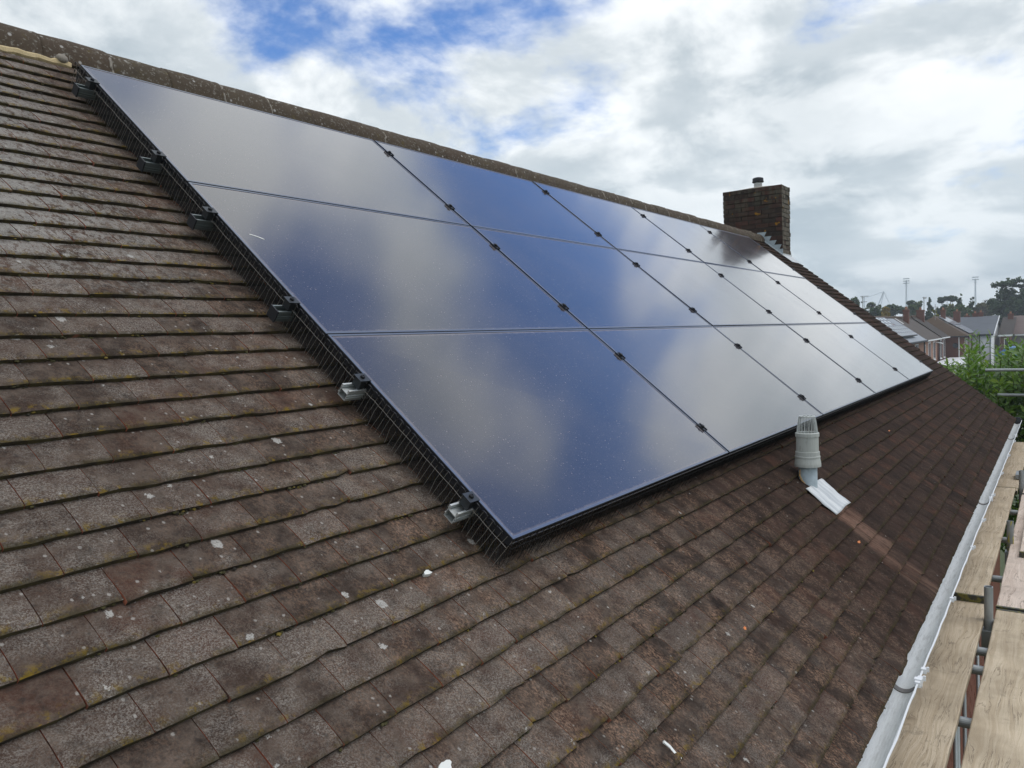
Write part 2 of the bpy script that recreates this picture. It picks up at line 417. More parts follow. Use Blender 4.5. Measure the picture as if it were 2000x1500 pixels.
def brick_m(name, c1, c2, mortar):
    def f(t):
        tc = t.new('ShaderNodeTexCoord').outputs['Object']; x, y, z = t.sep(tc)
        nrm = t.new('ShaderNodeNewGeometry').outputs['Normal']
        nx = t.math('ABSOLUTE', t.sep(nrm)[0])
        h = t.math('ADD', t.math('MULTIPLY', t.math('GREATER_THAN', nx, .5), y), t.math('MULTIPLY', t.math('LESS_THAN', nx, .5), x))
        b = t.new('ShaderNodeTexBrick'); t.put(b.inputs['Vector'], t.comb(h, z, 0.))
        t.put(b.inputs['Color1'], c1); t.put(b.inputs['Color2'], c2); t.put(b.inputs['Mortar'], mortar)
        b.inputs['Scale'].default_value = 1.0; b.inputs['Mortar Size'].default_value = .012
        b.inputs['Brick Width'].default_value = .225; b.inputs['Row Height'].default_value = .075
        c = t.mix(t.math('MULTIPLY', t.noise(t.pos(), .9, 4, .6), .5), b.outputs[0], tuple(q * .7 for q in c1))
        return bsdf(t, c, .9)
    return mat(name, f)
M_BRICK_FAR = brick_m('orange_brown_brick', (.30, .125, .07), (.36, .165, .095), (.32, .26, .21))
M_BRICK_RED = brick_m('dark_red_brick', (.14, .05, .032), (.19, .07, .045), (.17, .12, .10))
def brick_piece(t):
    r = t.orand(); p = t.pos(); z = t.sep(p)[2]
    c = t.mix(r, (.034, .026, .022), (.078, .036, .028))
    c = t.mix(t.math('MULTIPLY', t.step(t.noise(p, 40, 5, .7), .45, .7), .5), c, (.04, .034, .028))
    top = t.step(z, 8.25, 8.7)
    lg = t.math('MULTIPLY', t.step(t.noise(t.vmath('MULTIPLY', p, (1, 1, .35)), 9, 5, .7), .40, .64), t.math('ADD', .22, t.math('MULTIPLY', top, .7)))
    c = t.mix(lg, c, (.085, .080, .058))
    yf = t.sep(p)[1]
    c = t.mix(t.math('MULTIPLY', t.step(yf, .0, .008, 1, 0), t.step(t.noise(p, 25, 4, .6), .3, .6, .3, .8)), c, (.17, .155, .12))
    sp = t.step(t.noise(p, 120, 4, .7), .64, .70)
    c = t.mix(t.math('MULTIPLY', sp, .5), c, (.25, .24, .20))
    ol = t.math('MULTIPLY', t.step(t.noise(p, 6.5, 5, .6), .645, .67), .85)
    c = t.mix(ol, c, (.30, .15, .02))
    return bsdf(t, c, .93, 0, t.bump(t.noise(p, 90, 5, .7), .5, .005), .2)
M_BRICK = mat('chimney_brick', brick_piece)
M_BRICK_MORTAR = plain('dark_sooty_mortar', (.034, .029, .024), .95, 0, .4, 30, .5)
M_POT = plain('pale_flue_pot', (.60, .60, .58), .5, 0, .15, 10)
M_WALLBRICK = plain('red_house_brick', (.20, .075, .045), .9, 0, .35, 9)
M_DARKSOFFIT = plain('dark_soffit', (.03, .03, .03), .8)

def tiles_far(name, c1, c2, per=.25):
    def f(t):
        p = t.pos(); z = t.sep(p)[2]
        c = t.mix(t.noise(p, .8, 5, .65), c1, c2)
        c = t.mix(t.step(t.noise(t.vmath('MULTIPLY', p, (3., .5, .5)), 1.5, 4, .6), .5, .75, 0, .5), c, tuple(q * .55 for q in c1))
        wv = t.math('FRACT', t.math('DIVIDE', z, per * .5))
        c = t.mix(t.step(wv, .0, .18, .35, 0), c, (.01, .01, .01))
        return bsdf(t, c, .9)
    return mat(name, f)
M_ROOF_BROWN = tiles_far('brown_roof_tiles', (.055, .045, .037), (.115, .092, .075))
M_ROOF_DARK = tiles_far('dark_roof_tiles', (.035, .030, .026), (.07, .055, .042))
M_ROOF_RUST = tiles_far('rusty_brown_roof_tiles', (.06, .042, .03), (.12, .08, .05))
M_ROOF_GREY = tiles_far('slate_grey_roof_tiles', (.085, .095, .11), (.125, .135, .15))
M_ROOF_PINK = tiles_far('pinkish_brown_roof_tiles', (.12, .085, .075), (.17, .13, .115))
M_ROOF_LIGHT = plain('pale_grey_roof', (.26, .28, .30), .5, 0, .1, 1)
M_RENDER = plain('white_render', (.86, .87, .86), .85, 0, .05, 1)
M_GREYRENDER = plain('grey_render', (.30, .30, .29), .9, 0, .1, 1)
M_UPVC = plain('white_window_frame', (.80, .81, .80), .4, 0, .03, 1)
M_PANE = mat('window_pane', lambda t: bsdf(t, (.05, .06, .07), .06, 0, None, .9))
M_FARPV = mat('far_solar_glass', lambda t: bsdf(t, (.03, .035, .05), .10, 0, None, 1.0, **{'Coat Weight': 1.0, 'Coat Roughness': .08, 'Coat IOR': 1.8}))
M_FARPV_LINE = plain('far_solar_line', (.30, .32, .36), .5, .3)
M_DARKTRIM = plain('dark_trim', (.02, .022, .025), .6)

def leaf_m(name, c1, c2, c3, rough=.35, trans=.35, spec=.5):
    def f(t):
        r = t.attr('rnd')
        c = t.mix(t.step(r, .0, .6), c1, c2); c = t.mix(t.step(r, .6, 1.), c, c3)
        b = bsdf(t, c, rough, 0, None, spec)
        tr = t.new('ShaderNodeBsdfTranslucent'); t.put(tr.inputs[0], t.mix(1., c, (1.3, 1.5, .5), 'MULTIPLY'))
        mx = t.new('ShaderNodeMixShader'); mx.inputs[0].default_value = trans
        t.l.new(b, mx.inputs[1]); t.l.new(tr.outputs[0], mx.inputs[2]); return mx.outputs[0]
    return mat(name, f)
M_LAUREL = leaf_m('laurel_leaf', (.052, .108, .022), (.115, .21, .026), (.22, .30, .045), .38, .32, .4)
M_LAUREL_STEM = plain('laurel_stem', (.10, .12, .04), .7)
M_LF_DARK = leaf_m('dark_evergreen_leaf', (.028, .052, .028), (.042, .076, .036), (.066, .105, .046), .6, .22, .25)
M_LF_MID = leaf_m('mid_green_leaf', (.035, .065, .024), (.055, .095, .030), (.085, .125, .042), .6, .2, .25)
M_LF_PALE = leaf_m('pale_green_leaf', (.075, .105, .055), (.10, .135, .065), (.14, .165, .08), .6, .2, .25)
M_LF_YELLOW = leaf_m('yellow_green_leaf', (.16, .17, .02), (.24, .23, .025), (.32, .28, .03), .6, .25, .25)
M_LF_GOLD = leaf_m('golden_leaf', (.20, .14, .02), (.27, .18, .025), (.30, .22, .03), .6, .2, .25)
M_LF_OLIVE = leaf_m('olive_brown_leaf', (.07, .075, .035), (.10, .10, .045), (.13, .12, .055), .7, .15, .2)
M_BARK = plain('bark', (.06, .05, .04), .95, 0, .3, 3)
M_FLOOD = plain('pale_blue_grey_steel', (.66, .72, .76), .6, .0)
M_GROUND = mat('ground_grass', lambda t: bsdf(t, t.mix(t.noise(t.pos(), .15, 6, .65), (.035, .06, .02), (.09, .10, .045)), .95))

# ================================================================== SETTING
g = MB(); S = 2500
nn = 24
gv, gf = [], []
for i in range(nn + 1):
    for j in range(nn + 1):
        gv.append((-S + 2 * S * i / nn, -S + 2 * S * j / nn, 0))
for i in range(nn):
    for j in range(nn):
        a = i * (nn + 1) + j; gf.append((a, a + nn + 1, a + nn + 2, a + 1))
g.add(gv, gf); ground = g.build('ground', M_GROUND); tag(ground, kind='structure')

# ================================================================== THE HOUSE
U0, U1 = -2.7, 11.74
V_EAVE, GAUGE, TW = 4.24, .1025, .164
AH_ = 3.078
YA = .415                                             # ridge line
house = empty('house', (4.5, .4, 0))
tag(house, 'foreground house with long brown clay-tiled roof carrying a large black solar array', 'house')
wall = MB()
YW, YB = -2.98, 3.8
wall.box(-5.0, 11.60, YW, YB, 0, 4.78)
ga = 4.78
wall.prism([(11.602, YW + .01, ga), (11.602, YB - .01, ga), (11.602, YA, 7.80)], (-.2, 0, 0))
wall_o = wall.build('wall', M_WALLBRICK, house); fix_normals(wall_o)
# bricks of the wall that shows between the scaffold boards
wb = MB(); rg = random.Random(3)
for cz in range(30):
    z0 = 2.45 + cz * .075
    for cx in range(46):
        x0 = -.5 + cx * .225 + (.1125 if cz % 2 else 0)
        wb.box(x0, x0 + .213, YW - .012 - rg.random() * .004, YW - .001, z0, z0 + .064)
o = wb.build('bricks', M_WALLBRICK, wall_o); tag(o, kind='stuff')
sf = MB(); sf.box(-5.0, 11.62, -3.13, YW - .002, 4.79, 4.81); sf.box(-5, 11.62, -3.132, -3.112, 4.815, 4.94)
sf.build('soffit', M_DARKSOFFIT, house)

# ---- roof with individual clay tiles
rf = MB()
wu = WT - .034
rf.add([P(-5, V_EAVE - .03, wu), P(U1 - .02, V_EAVE - .03, wu), P(U1 - .02, -.44, wu), P(-5, -.44, wu)], [(0, 1, 2, 3)])
ra = P(0, -.44, wu)
rf.add([(-5, ra.y, ra.z), (U1 - .02, ra.y, ra.z), (U1 - .02, YB + .25, 5.0), (-5, YB + .25, 5.0)], [(0, 1, 2, 3)], 1)
roof = rf.build('roof', [M_UNDER, M_ROOF_BROWN], house)
cam_inv = cam.matrix_world.inverted()
FPX = 27.54 / 36 * 1024
def project(p):
    q = cam_inv @ Vector(p)
    if q.z > -.05: return None
    return (512 + FPX * q.x / -q.z, 384 - FPX * q.y / -q.z, -q.z)
rt = random.Random(11)
tiles = []
n_course = int((V_EAVE + .36) / GAUGE) + 1
for m in range(n_course):
    v1 = V_EAVE - m * GAUGE
    ph = -1.214 + (TW / 2 if m % 2 else 0) - 12 * TW
    cw = rt.gauss(0, .003)
    k = 0
    while True:
        u0 = ph + k * TW; k += 1
        if u0 + TW < U0: continue
        if u0 > U1 - .03: break
        u1 = min(u0 + TW, U1)
        tiles.append((u0, u1, v1 + cw * 0, rt.random(), m))
def tile_geom(mb, u0, u1, v1, rnd, m, rs):
    th = .0145 + rs.random() * .002
    gp = .0003 + rs.random() * .0010 + (.0005 if u0 < -.2 else 0)
    dv = rs.gauss(0, .0008); tw_ = rs.gauss(0, .0010); lift = abs(rs.gauss(0, .0007)); tilt = rs.gauss(0, .0007)
    if rs.random() < .025: dv += .007; lift += .004; tw_ *= 4
    slope = .0155
    chip = {}
    if rs.random() < .07: chip[rs.choice((0, 3))] = rs.uniform(.004, .013)
    if rs.random() < .03: chip[rs.choice((1, 2))] = rs.uniform(.003, .007)
    NU = 4; rows = (-.045, .045, .088, GAUGE)
    V = []; E = []
    for j, rv in enumerate(rows):
        for i in range(NU):
            a = i / (NU - 1); u = u0 + gp + (u1 - u0 - 2 * gp) * a
            jit = rs.gauss(0, .0011) - chip.get(i, 0) if j == 3 else 0
            v = v1 - GAUGE + rv + (dv + tw_ * (a - .5) + jit if j > 0 else 0)
            s_ = rv / GAUGE
            wv = WT - slope * (1 - s_) + .0030 * math.sin(math.pi * max(0, min(1, (rv + .02) / .13))) + (lift + tilt * (a - .5) * 2) * max(0, s_) + .0012 * math.sin(math.pi * a)
            if j == 3: wv -= .0022
            V.append(P(u, v, wv)); E.append(max(0, s_))
    b0 = len(V)
    for i in range(NU):        # lower front rim
        a = i / (NU - 1); u = u0 + gp + (u1 - u0 - 2 * gp) * a
        p = V[3 * NU + i]; V.append(p + (P(0, 0, 0) - P(0, 0, th)) + (P(0, 0, 0) - P(0, .0015, 0))); E.append(1)
    sl0 = len(V)
    for j in (0, 1, 2):
        V.append(V[j * NU] - (P(0, 0, th) - P(0, 0, 0))); E.append(0)
    for j in (0, 1, 2):
        V.append(V[j * NU + NU - 1] - (P(0, 0, th) - P(0, 0, 0))); E.append(0)
    top = []
    for j in range(3):
        for i in range(NU - 1):
            top.append((j * NU + i, (j + 1) * NU + i, (j + 1) * NU + i + 1, j * NU + i + 1))
    mb.add(V, [], 0); base = len(mb.v) - len(V)
    for q, e in enumerate(E): mb.e[base + q] = e
    def F(fs, mt):
        for f in fs: mb.f.append(tuple(base + i for i in f)); mb.m.append(mt); mb.r.append(max(rnd, .001))
    F(top, 0)
    F([(3 * NU + i, b0 + i, b0 + i + 1, 3 * NU + i + 1) for i in range(NU - 1)], 2)
    L = [sl0, sl0 + 1, sl0 + 2, b0]; F([(j * NU, L[j], L[j + 1], (j + 1) * NU) for j in range(3)], 1)
    Q = [sl0 + 3, sl0 + 4, sl0 + 5, b0 + NU - 1]; F([(j * NU + NU - 1, (j + 1) * NU + NU - 1, Q[j + 1], Q[j]) for j in range(3)], 1)
AW, AH = 9.512, 3.078
def shown(t):
    u0, u1, v1, r, m = t
    q = [project(P(u, v, WT)) for u, v in ((u0, v1), (u1, v1), (u1, v1 - GAUGE), (u0, v1 - GAUGE))]
    if any(x is None for x in q): return 0
    cx = sum(x[0] for x in q) / 4; cy = sum(x[1] for x in q) / 4
    if not (0 < cx < 1024 and 0 < cy < 768): return 0
    if -.02 < (u0 + u1) / 2 < AW + .6 and v1 < AH + .12: return 0
    a = 0
    for i in range(4):
        x0, y0, _ = q[i]; x1, y1, _ = q[(i + 1) % 4]; a += x0 * y1 - x1 * y0
    return abs(a) / 2
order = sorted(range(len(tiles)), key=lambda i: -shown(tiles[i]))
big_ids = set(order[:300])
TM = [M_TILE, M_TILE_SIDE, M_TILE_FRONT]
rest = MB()
vent_u, vent_v = 2.765, 3.376
for i, tl in enumerate(tiles):
    u0, u1, v1, r, m = tl
    if .35 < u0 and u1 < AW - .3 and .1 < v1 < AH - .45: continue      # never seen, under the array
    if u1 > 11.26 and -.45 < v1 - GAUGE and v1 < .12: continue        # the chimney comes through here
    rs = random.Random(1000 + i)
    if i in big_ids:
        mb = MB(); tile_geom(mb, u0, u1, v1, r, m, rs)
        mb.build('roof_tile', TM, roof, origin=P((u0 + u1) / 2, v1, WT))
    else:
        tile_geom(rest, u0, u1, v1, r, m, rs)
o = rest.build('roof_tiles', TM, roof); tag(o, kind='stuff')

# ---- moss clumps caught in the laps
ms_ = MB(); rq = random.Random(77)
def clump(c, r_):
    V = []
    for (th_, k) in ((0, 1), (.9, 5), (1.6, 5)):
        for i in range(k):
            a = 6.283 * i / k + th_; q = r_ * rq.uniform(.7, 1.25)
            V.append(c + (P(math.sin(th_) * math.cos(a) * q, math.sin(th_) * math.sin(a) * q * .7, math.cos(th_) * q * .6) - P(0, 0, 0)))
    F = [(0, 1 + i, 1 + (i + 1) % 5) for i in range(5)] + [(1 + i, 6 + i, 6 + (i + 1) % 5, 1 + (i + 1) % 5) for i in range(5)]
    ms_.add(V, F, 0, rq.uniform(.01, .99))
for i in range(1500):
    m = rq.randint(0, n_course - 3); u_ = -2.2 + 7.5 * rq.random() ** 1.5; v_ = V_EAVE - m * GAUGE
    if -.12 < u_ and v_ < AH_ + .05: continue
    for k in range(rq.choice((1, 1, 2, 3, 5))):
        clump(P(u_ + k * rq.uniform(.006, .013), v_ + rq.uniform(-.004, .004), WT - .008 + rq.uniform(-.006, .002)), rq.uniform(.003, .0075))
def moss_m(t):
    r_ = t.attr('rnd'); c = t.mix(t.step(r_, .1, .6), (.020, .016, .010), (.055, .048, .014)); c = t.mix(t.step(r_, .8, .95), c, (.16, .115, .02))
    return bsdf(t, c, .95)
o = ms_.build('moss', mat('moss', moss_m), roof); tag(o, kind='stuff')

# ---- ridge tiles
rr = random.Random(5)
u = -.02 - 8 * .335
while u < U1 - .05:
    ln = min(.335, U1 - .01 - u)
    mb = MB(); K = 12; dz = rr.gauss(0, .0025); dy = rr.gauss(0, .002)
    z_b = 7.882; VV = []; st_ = [0, .02, ln * .5, ln - .012, ln + .006]
    for j, du in enumerate(st_):
        sag = .004 * math.sin(math.pi * min(1, du / ln)) + (.003 if j >= 3 else 0)
        for k in range(K + 1):
            a = -math.pi / 2 + math.pi * k / K
            jj = rr.gauss(0, .0012)
            VV.append((u + du, YA + dy + (.126 + sag + jj) * math.sin(a), z_b + dz + (.152 + sag + jj) * max(0, math.cos(a)) ** .85))
    n0 = len(VV)
    for du in (0, ln + .006):
        for k in range(K + 1):
            a = -math.pi / 2 + math.pi * k / K
            VV.append((u + du, YA + dy + .110 * math.sin(a), z_b + dz + .135 * max(0, math.cos(a)) ** .85 - .004))
    FF = [(j * (K + 1) + k, j * (K + 1) + k + 1, (j + 1) * (K + 1) + k + 1, (j + 1) * (K + 1) + k) for j in range(4) for k in range(K)]
    FF += [(k, n0 + k, n0 + k + 1, k + 1) for k in range(K)]
    FF += [(4 * (K + 1) + k, 4 * (K + 1) + k + 1, n0 + K + 2 + k, n0 + K + 1 + k) for k in range(K)]
    FF += [(j * (K + 1), (j + 1) * (K + 1), n0 + (K + 1) * (1 if j > 1 else 0), n0) if False else (0, 0, 0) for j in range(0)]
    mb.add(VV, FF); o = mb.build('ridge_tile', M_RIDGE, roof, origin=(u + ln / 2, YA, z_b), smooth=True); fix_normals(o)
    # pale mortar squeezed out of the joint
    if rr.random() < .6:
        mo = MB(); a0 = -math.pi / 2 + .05; a1 = a0 + .5 + rr.random() * .9
        pts = []
        for k in range(7):
            a = a0 + (a1 - a0) * k / 6
            pts.append((u + ln + rr.gauss(.002, .004), YA + dy + .124 * math.sin(a), z_b + dz + .150 * max(0, math.cos(a)) ** .85))
        mo.tube(pts, [.004 + rr.random() * .007 for _ in pts], 6)
        mo.build('joint_mortar', M_MORTAR, o)
    u += .335
# cream bedding mortar below the ridge at the left
mo = MB(); rm = random.Random(8)
pts = []; rad = []
k = 0
uu = -2.6
while uu < .12:
    pts.append(P(uu, -.262 + rm.gauss(0, .006), WT - .004 + rm.gauss(0, .002))); rad.append(.016 + rm.random() * .010); uu += .03
mo.tube(pts, rad, 7); mo.build('bedding_mortar', M_FOAM, roof)
lm = MB()
lm.lathe(P(.06, -.275, WT + .02), [(0, -.02), (.024, -.015), (.030, 0), (.020, .016), (0, .022)], 9, axis=Vector((.1, -.5, .8)))
lm.build('mortar_lump', M_MORTAR, roof, smooth=True)

# ---- verge: bedding mortar and tile undercloak along the gable
vg = MB(); rv = random.Random(21)
pts = [P(11.70, V_EAVE - .02 - i * .1, WT - .030 + rv.gauss(0, .003)) for i in range(46)]
vg.tube(pts, .02, 6); vg.build('verge_mortar', M_MORTAR, roof)

# ---- gutter
gu = MB(); GR = .054; gy, gz = -3.196, 4.972
NA = 14; X0, X1 = -5.0, 11.70
def gutter_shell(x0, x1, r, t_, mt=0):
    VV = []; 
    for x in (x0, x1):
        for rr_ in (r, r - t_):
            for k in range(NA + 1):
                a = math.pi * k / NA
                VV.append((x, gy + rr_ * math.cos(a), gz - rr_ * math.sin(a)))
    n = NA + 1; FF = []
    for k in range(NA):
        FF += [(k, k + 1, 2 * n + k + 1, 2 * n + k), (n + k + 1, n + k, 3 * n + k, 3 * n + k + 1), (k, n + k, n + k + 1, k + 1), (2 * n + k, 2 * n + k + 1, 3 * n + k + 1, 3 * n + k)]
    FF += [(0, 2 * n, 3 * n, n), (NA, n + NA, 3 * n + NA, 2 * n + NA)]
    return VV, FF
VV, FF = gutter_shell(X0, X1, GR, .003); gu.add(VV, FF)
gut = gu.build('gutter', M_GUTTER, house, smooth=False); fix_normals(gut)
for x in (-1.4, 1.59, 5.6, 9.9):
    mb = MB(); VV, FF = gutter_shell(x - .018, x + .018, GR + .004, .0115); mb.add(VV, FF)
    o = mb.build('gutter_union', M_GREYBAND, gut); fix_normals(o)
    mb = MB(); mb.box(x - .03, x + .03, gy - GR - .012, gy - GR + .008, gz - .01, gz + .012)
    mb.box(x - .012, x + .012, gy - GR - .016, gy - GR + .012, gz - .016, gz + .018); mb.build('union_clip', M_WHITE, gut)
mb = MB(); mb.lathe((11.70, gy, gz - .01), [(0, 0), (.06, 0), (.062, .01), (.062, .04), (.05, .05), (0, .05)], 18, axis=Vector((1, 0, 0)))
mb.build('stop_end', M_CAP, gut)
# gutter brackets
for i in range(11):
    x = -.6 + i * 1.05
    mb = MB(); VV, FF = gutter_shell(x - .012, x + .012, GR + .005, .004); mb.add(VV, FF); mb.box(x - .012, x + .012, gy + GR, -3.1325, gz - .03, gz + .005)
    o = mb.build('gutter_bracket', M_WHITE, gut); fix_normals(o)
# white cable clipped along the outer rim
cb = MB(); rc = random.Random(2)
pts = []
x = -3.
while x < 11.75:
    pts.append((x, gy - GR - .002 + rc.gauss(0, .0012), gz + .004 + rc.gauss(0, .003))); x += .14
cb.tube(pts, .0042, 6); cable = cb.build('cable', M_WHITE, None, origin=pts[0])
tag(cable, 'thin white cable clipped along the outer rim of the gutter', 'cable')
for x in (.5, 1.62, 1.72, 2.75, 3.9, 4.75, 5.75, 6.9, 8.1, 9.3):
    mb = MB(); mb.box(x - .012, x + .012, gy - GR - .016, gy - GR + .004, gz - .008, gz + .013); mb.box(x - .004, x + .004, gy - GR - .026, gy - GR - .016, gz, gz + .02)
    mb.build('cable_clip', M_WHITE, cable)

# ---- chimney of single bricks
CX0, CX1, CY0, CY1, CZ1 = 11.222, 11.672, .0, .985, 8.80
mb = MB(); mb.box(CX0 + .010, CX1 - .010, CY0 + .010, CY1 - .010, 6.9, CZ1 - .006)
chim = mb.build('chimney', M_BRICK_MORTAR, house)
rb = random.Random(14)
BL, BH, BW, JT = .215, .065, .1025, .010
bm_cache = {}
def brick(x0, x1, y0, y1, z0, z1):
    o_ = Vector(((x0 + x1) / 2, (y0 + y1) / 2, (z0 + z1) / 2))
    mb = MB(); e = .003
    a = [(x0, y0), (x1, y0), (x1, y1), (x0, y1)]
    j = lambda: rb.gauss(0, .0022)
    V = [(x + j(), y + j(), z0 + j()) for x, y in a] + [(x + j(), y + j(), z1 - e + j()) for x, y in a]
    cx, cy = o_.x, o_.y
    V += [(x + (cx - x) / abs(cx - x) * e, y + (cy - y) / abs(cy - y) * e, z1) for x, y in a]
    mb.add(V, [(0, 1, 5, 4), (1, 2, 6, 5), (2, 3, 7, 6), (3, 0, 4, 7), (4, 5, 9, 8), (5, 6, 10, 9), (6, 7, 11, 10), (7, 4, 8, 11), (8, 9, 10, 11), (3, 2, 1, 0)])
    mb.build('brick', M_BRICK, chim, origin=o_)
nc = 0
zc = CZ1 - BH
while zc > 7.42:
    off = nc % 2
    out = (lambda: rb.gauss(0, .0035))
    proud = 0.
    # faces towards -X and +X (run along y)
    for X, sgn in ((CX0, 1), (CX1, -1)):
        ys = [CY0 - proud]
        y = CY0 + (BW + JT if off else BL + JT) - proud
        run = []
        y0 = CY0 - proud; first = BW if off else BL
        run.append((y0, y0 + first)); y0 += first + JT
        while y0 < CY1 - .03:
            y1 = min(y0 + BL, CY1); run.append((y0, y1)); y0 = y1 + JT
        for (a, b) in run:
            if b - a < .03: continue
            top = 7.99 - abs((a + b) / 2 - YA) * .83
            if zc < top - .12: continue
            d0 = out()
            if sgn > 0: brick(X + d0, X + .06, a, b, zc, zc + BH)
            elif zc > 8.2: brick(X - .06, X + d0, a, b, zc, zc + BH)
    # faces towards -Y and +Y
    for Y, sgn in ((CY0, 1), (CY1, -1)):
        x0 = CX0 + .062 + JT if not off else CX0 + .062 + JT
        first = BL - .06 if off else BW
        run = [(x0, x0 + first)]; x0 += first + JT
        while x0 < CX1 - .075:
            x1 = min(x0 + BL, CX1 - .072); run.append((x0, x1)); x0 = x1 + JT
        for (a, b) in run:
            if b - a < .03: continue
            if zc < 7.45: continue
            d0 = out()
            if sgn > 0: brick(a, b, Y + d0, Y + .06, zc, zc + BH)
            elif zc > 8.2: brick(a, b, Y - .06, Y + d0, zc, zc + BH)
    # back corner fillers at the far end on the -Y side
    brick(CX1 - .062, CX1, CY0 + out() - .0, CY0 + .06, zc, zc + BH) if True else None
    zc -= BH + JT; nc += 1
fl = MB()
fl.add([(CX0 + .02, CY0 + .02, CZ1 - .004), (CX1 - .02, CY0 + .02, CZ1 - .004), (CX1 - .02, CY1 - .02, CZ1 - .004), (CX0 + .02, CY1 - .02, CZ1 - .004),
        (11.36, .36, CZ1 + .035), (11.53, .36, CZ1 + .035), (11.53, .55, CZ1 + .035), (11.36, .55, CZ1 + .035)],
       [(0, 1, 5, 4), (1, 2, 6, 5), (2, 3, 7, 6), (3, 0, 4, 7), (4, 5, 6, 7)])
fl.build('flaunching', M_MORTAR, chim)
pt = MB(); pt.lathe((11.445, .455, CZ1 + .02), [(.066, 0), (.066, .06), (.069, .062), (.069, .07), (.066, .072), (.066, .13), (.05, .13)], 20)
pot = pt.build('chimney_pot', M_POT, chim, smooth=True)
pt = MB(); pt.lathe((11.445, .455, CZ1 + .12), [(.0, 0), (.088, 0), (.095, .008), (.095, .02), (.09, .024), (.09, .062), (.08, .074), (.05, .084), (0, .086)], 20)
pt.build('flue_cap', M_BLACK, chim)
# stepped lead flashing on the near face
zr = lambda y: 7.889 + (y - .29) * math.tan(TH)
for k in range(5):
    yR = max(.262 - k * .082, -.004); zt = 8.057 - k * .075; yL = yR + (.15 if k == 0 else .125)
    mb = MB(); X = CX0 - .004 - .0012 * k
    mb.prism([(X, yL, zt), (X, yR, zt), (X, yR + .038, zt - .074), (X, yR + .038, zr(yR) - .05), (X, yL, zr(yL) - .05)] if k < 4 else
             [(X, yL, zt), (X, yR, zt), (X, yR, zr(yR) - .05), (X, yL, zr(yL) - .05)], (-.003, 0, 0))
    o = mb.build('flashing_step', M_LEAD_DARK, chim); fix_normals(o)
mb = MB(); mb.box(CX0 - .02, CX1 + .02, CY0 - .012, CY0 - .003, 7.52, 7.68); mb.build('apron_flashing', M_LEAD, chim)
mb = MB()
mb.add([(CX0 - .05, .32, zr(.32) + .012), (CX0 - .05, -.16, zr(-.16) + .012), (CX1 + .02, -.16, zr(-.16) + .012), (CX1 + .02, .0, zr(0.) + .016), (CX0 + .01, .0, zr(.0) + .016), (CX0 + .01, .32, zr(.32) + .016)],
       [(0, 1, 4, 5), (1, 2, 3, 4)]); mb.build('soaker_flashing', M_LEAD, chim)

# ---- soil vent pipe
vb = P(vent_u, vent_v, WT)
vent = empty('vent_pipe', vb); vent.parent = house; vent.location = vb - house.location
mb = MB(); mb.lathe(vb, [(.052, -.10), (.052, .095), (.05, .096)], 24)
mb.build('lead_sleeve', M_LEAD_DARK, vent, smooth=True)
mb = MB(); mb.lathe(vb, [(.055, .090), (.074, .090), (.074, .106), (.070, .128), (.068, .140), (.070, .142), (.070, .150), (.067, .152), (.067, .176), (.062, .178)], 28)
mb.build('collar', M_PLASTIC, vent, smooth=False)
mb = MB(); mb.lathe(vb, [(.060, .17), (.062, .18), (.062, .262), (.066, .264), (.066, .284), (.060, .288), (.056, .284), (.056, .20)], 28)
mb.build('pipe_body', M_PLASTIC, vent, smooth=False)
mb = MB()
for k in range(18):
    a = 2 * math.pi * k / 18
    mb.tube([vb + Vector((.058 * math.cos(a), .058 * math.sin(a), .278)), vb + Vector((.050 * math.cos(a), .050 * math.sin(a), .345)), vb + Vector((.043 * math.cos(a), .043 * math.sin(a), .380))], .0023, 5)
mb.tube([vb + Vector((.043 * math.cos(2 * math.pi * k / 18), .043 * math.sin(2 * math.pi * k / 18), .380)) for k in range(18)], .0035, 5, closed=True)
for k in range(4):
    y = -.03 + k * .02; h = math.sqrt(max(0, .043 ** 2 - y * y)); mb.tube([vb + Vector((-h, y, .381)), vb + Vector((h, y, .381))], .002, 5)
mb.build('cage_cowl', plain('pale_grey_plastic', (.50, .52, .50), .45), vent)
# lead slate draped over the tiles
mb = MB(); NU_, NV_ = 10, 14; VV = []; rl = random.Random(4)
for j in range(NV_ + 1):
    vv = 3.405 + (3.615 - 3.405) * j / NV_
    for i in range(NU_ + 1):
        a = i / NU_; uu = 2.615 + (2.965 - 2.615) * a - .0 * j
        uu += .006 * math.sin(j * .6)
        fr = ((vv - V_EAVE) / GAUGE) % 1.0
        bumpw = -.010 * (1 - fr) + .006
        ww = WT + bumpw * .25 + .002 * math.exp(-((a - .5) / .2) ** 2) + .006 + rl.gauss(0, .0003) + .0004 * math.sin(a * 9 + j * .3)
        VV.append(P(uu, vv + .003 * math.sin(a * 7), ww))
FF = [(j * (NU_ + 1) + i, (j + 1) * (NU_ + 1) + i, (j + 1) * (NU_ + 1) + i + 1, j * (NU_ + 1) + i + 1) for j in range(NV_) for i in range(NU_)]
mb.add(VV, FF); o = mb.build('lead_slate', M_LEAD, vent, smooth=True)
sm_ = o.modifiers.new('thick', 'SOLIDIFY'); sm_.thickness = .003
lf = Vector((-.573, .818, 0)); fwd_ = Vector((-.818, -.573, 0))
mb = MB(); mb.tube([vb + lf * .050 + fwd_ * .014 + Vector((0, 0, .075)), vb + lf * .052 + fwd_ * .012 + Vector((0, 0, .04)), vb + lf * .046 + fwd_ * .028 + Vector((0, 0, .012)), vb + lf * .030 + fwd_ * .050 + Vector((0, 0, -.012))], [.003, .005, .005, .002], 6)
mb.build('sealant_drip', M_ORANGE if False else plain('tan_sealant', (.50, .30, .12), .8), vent)

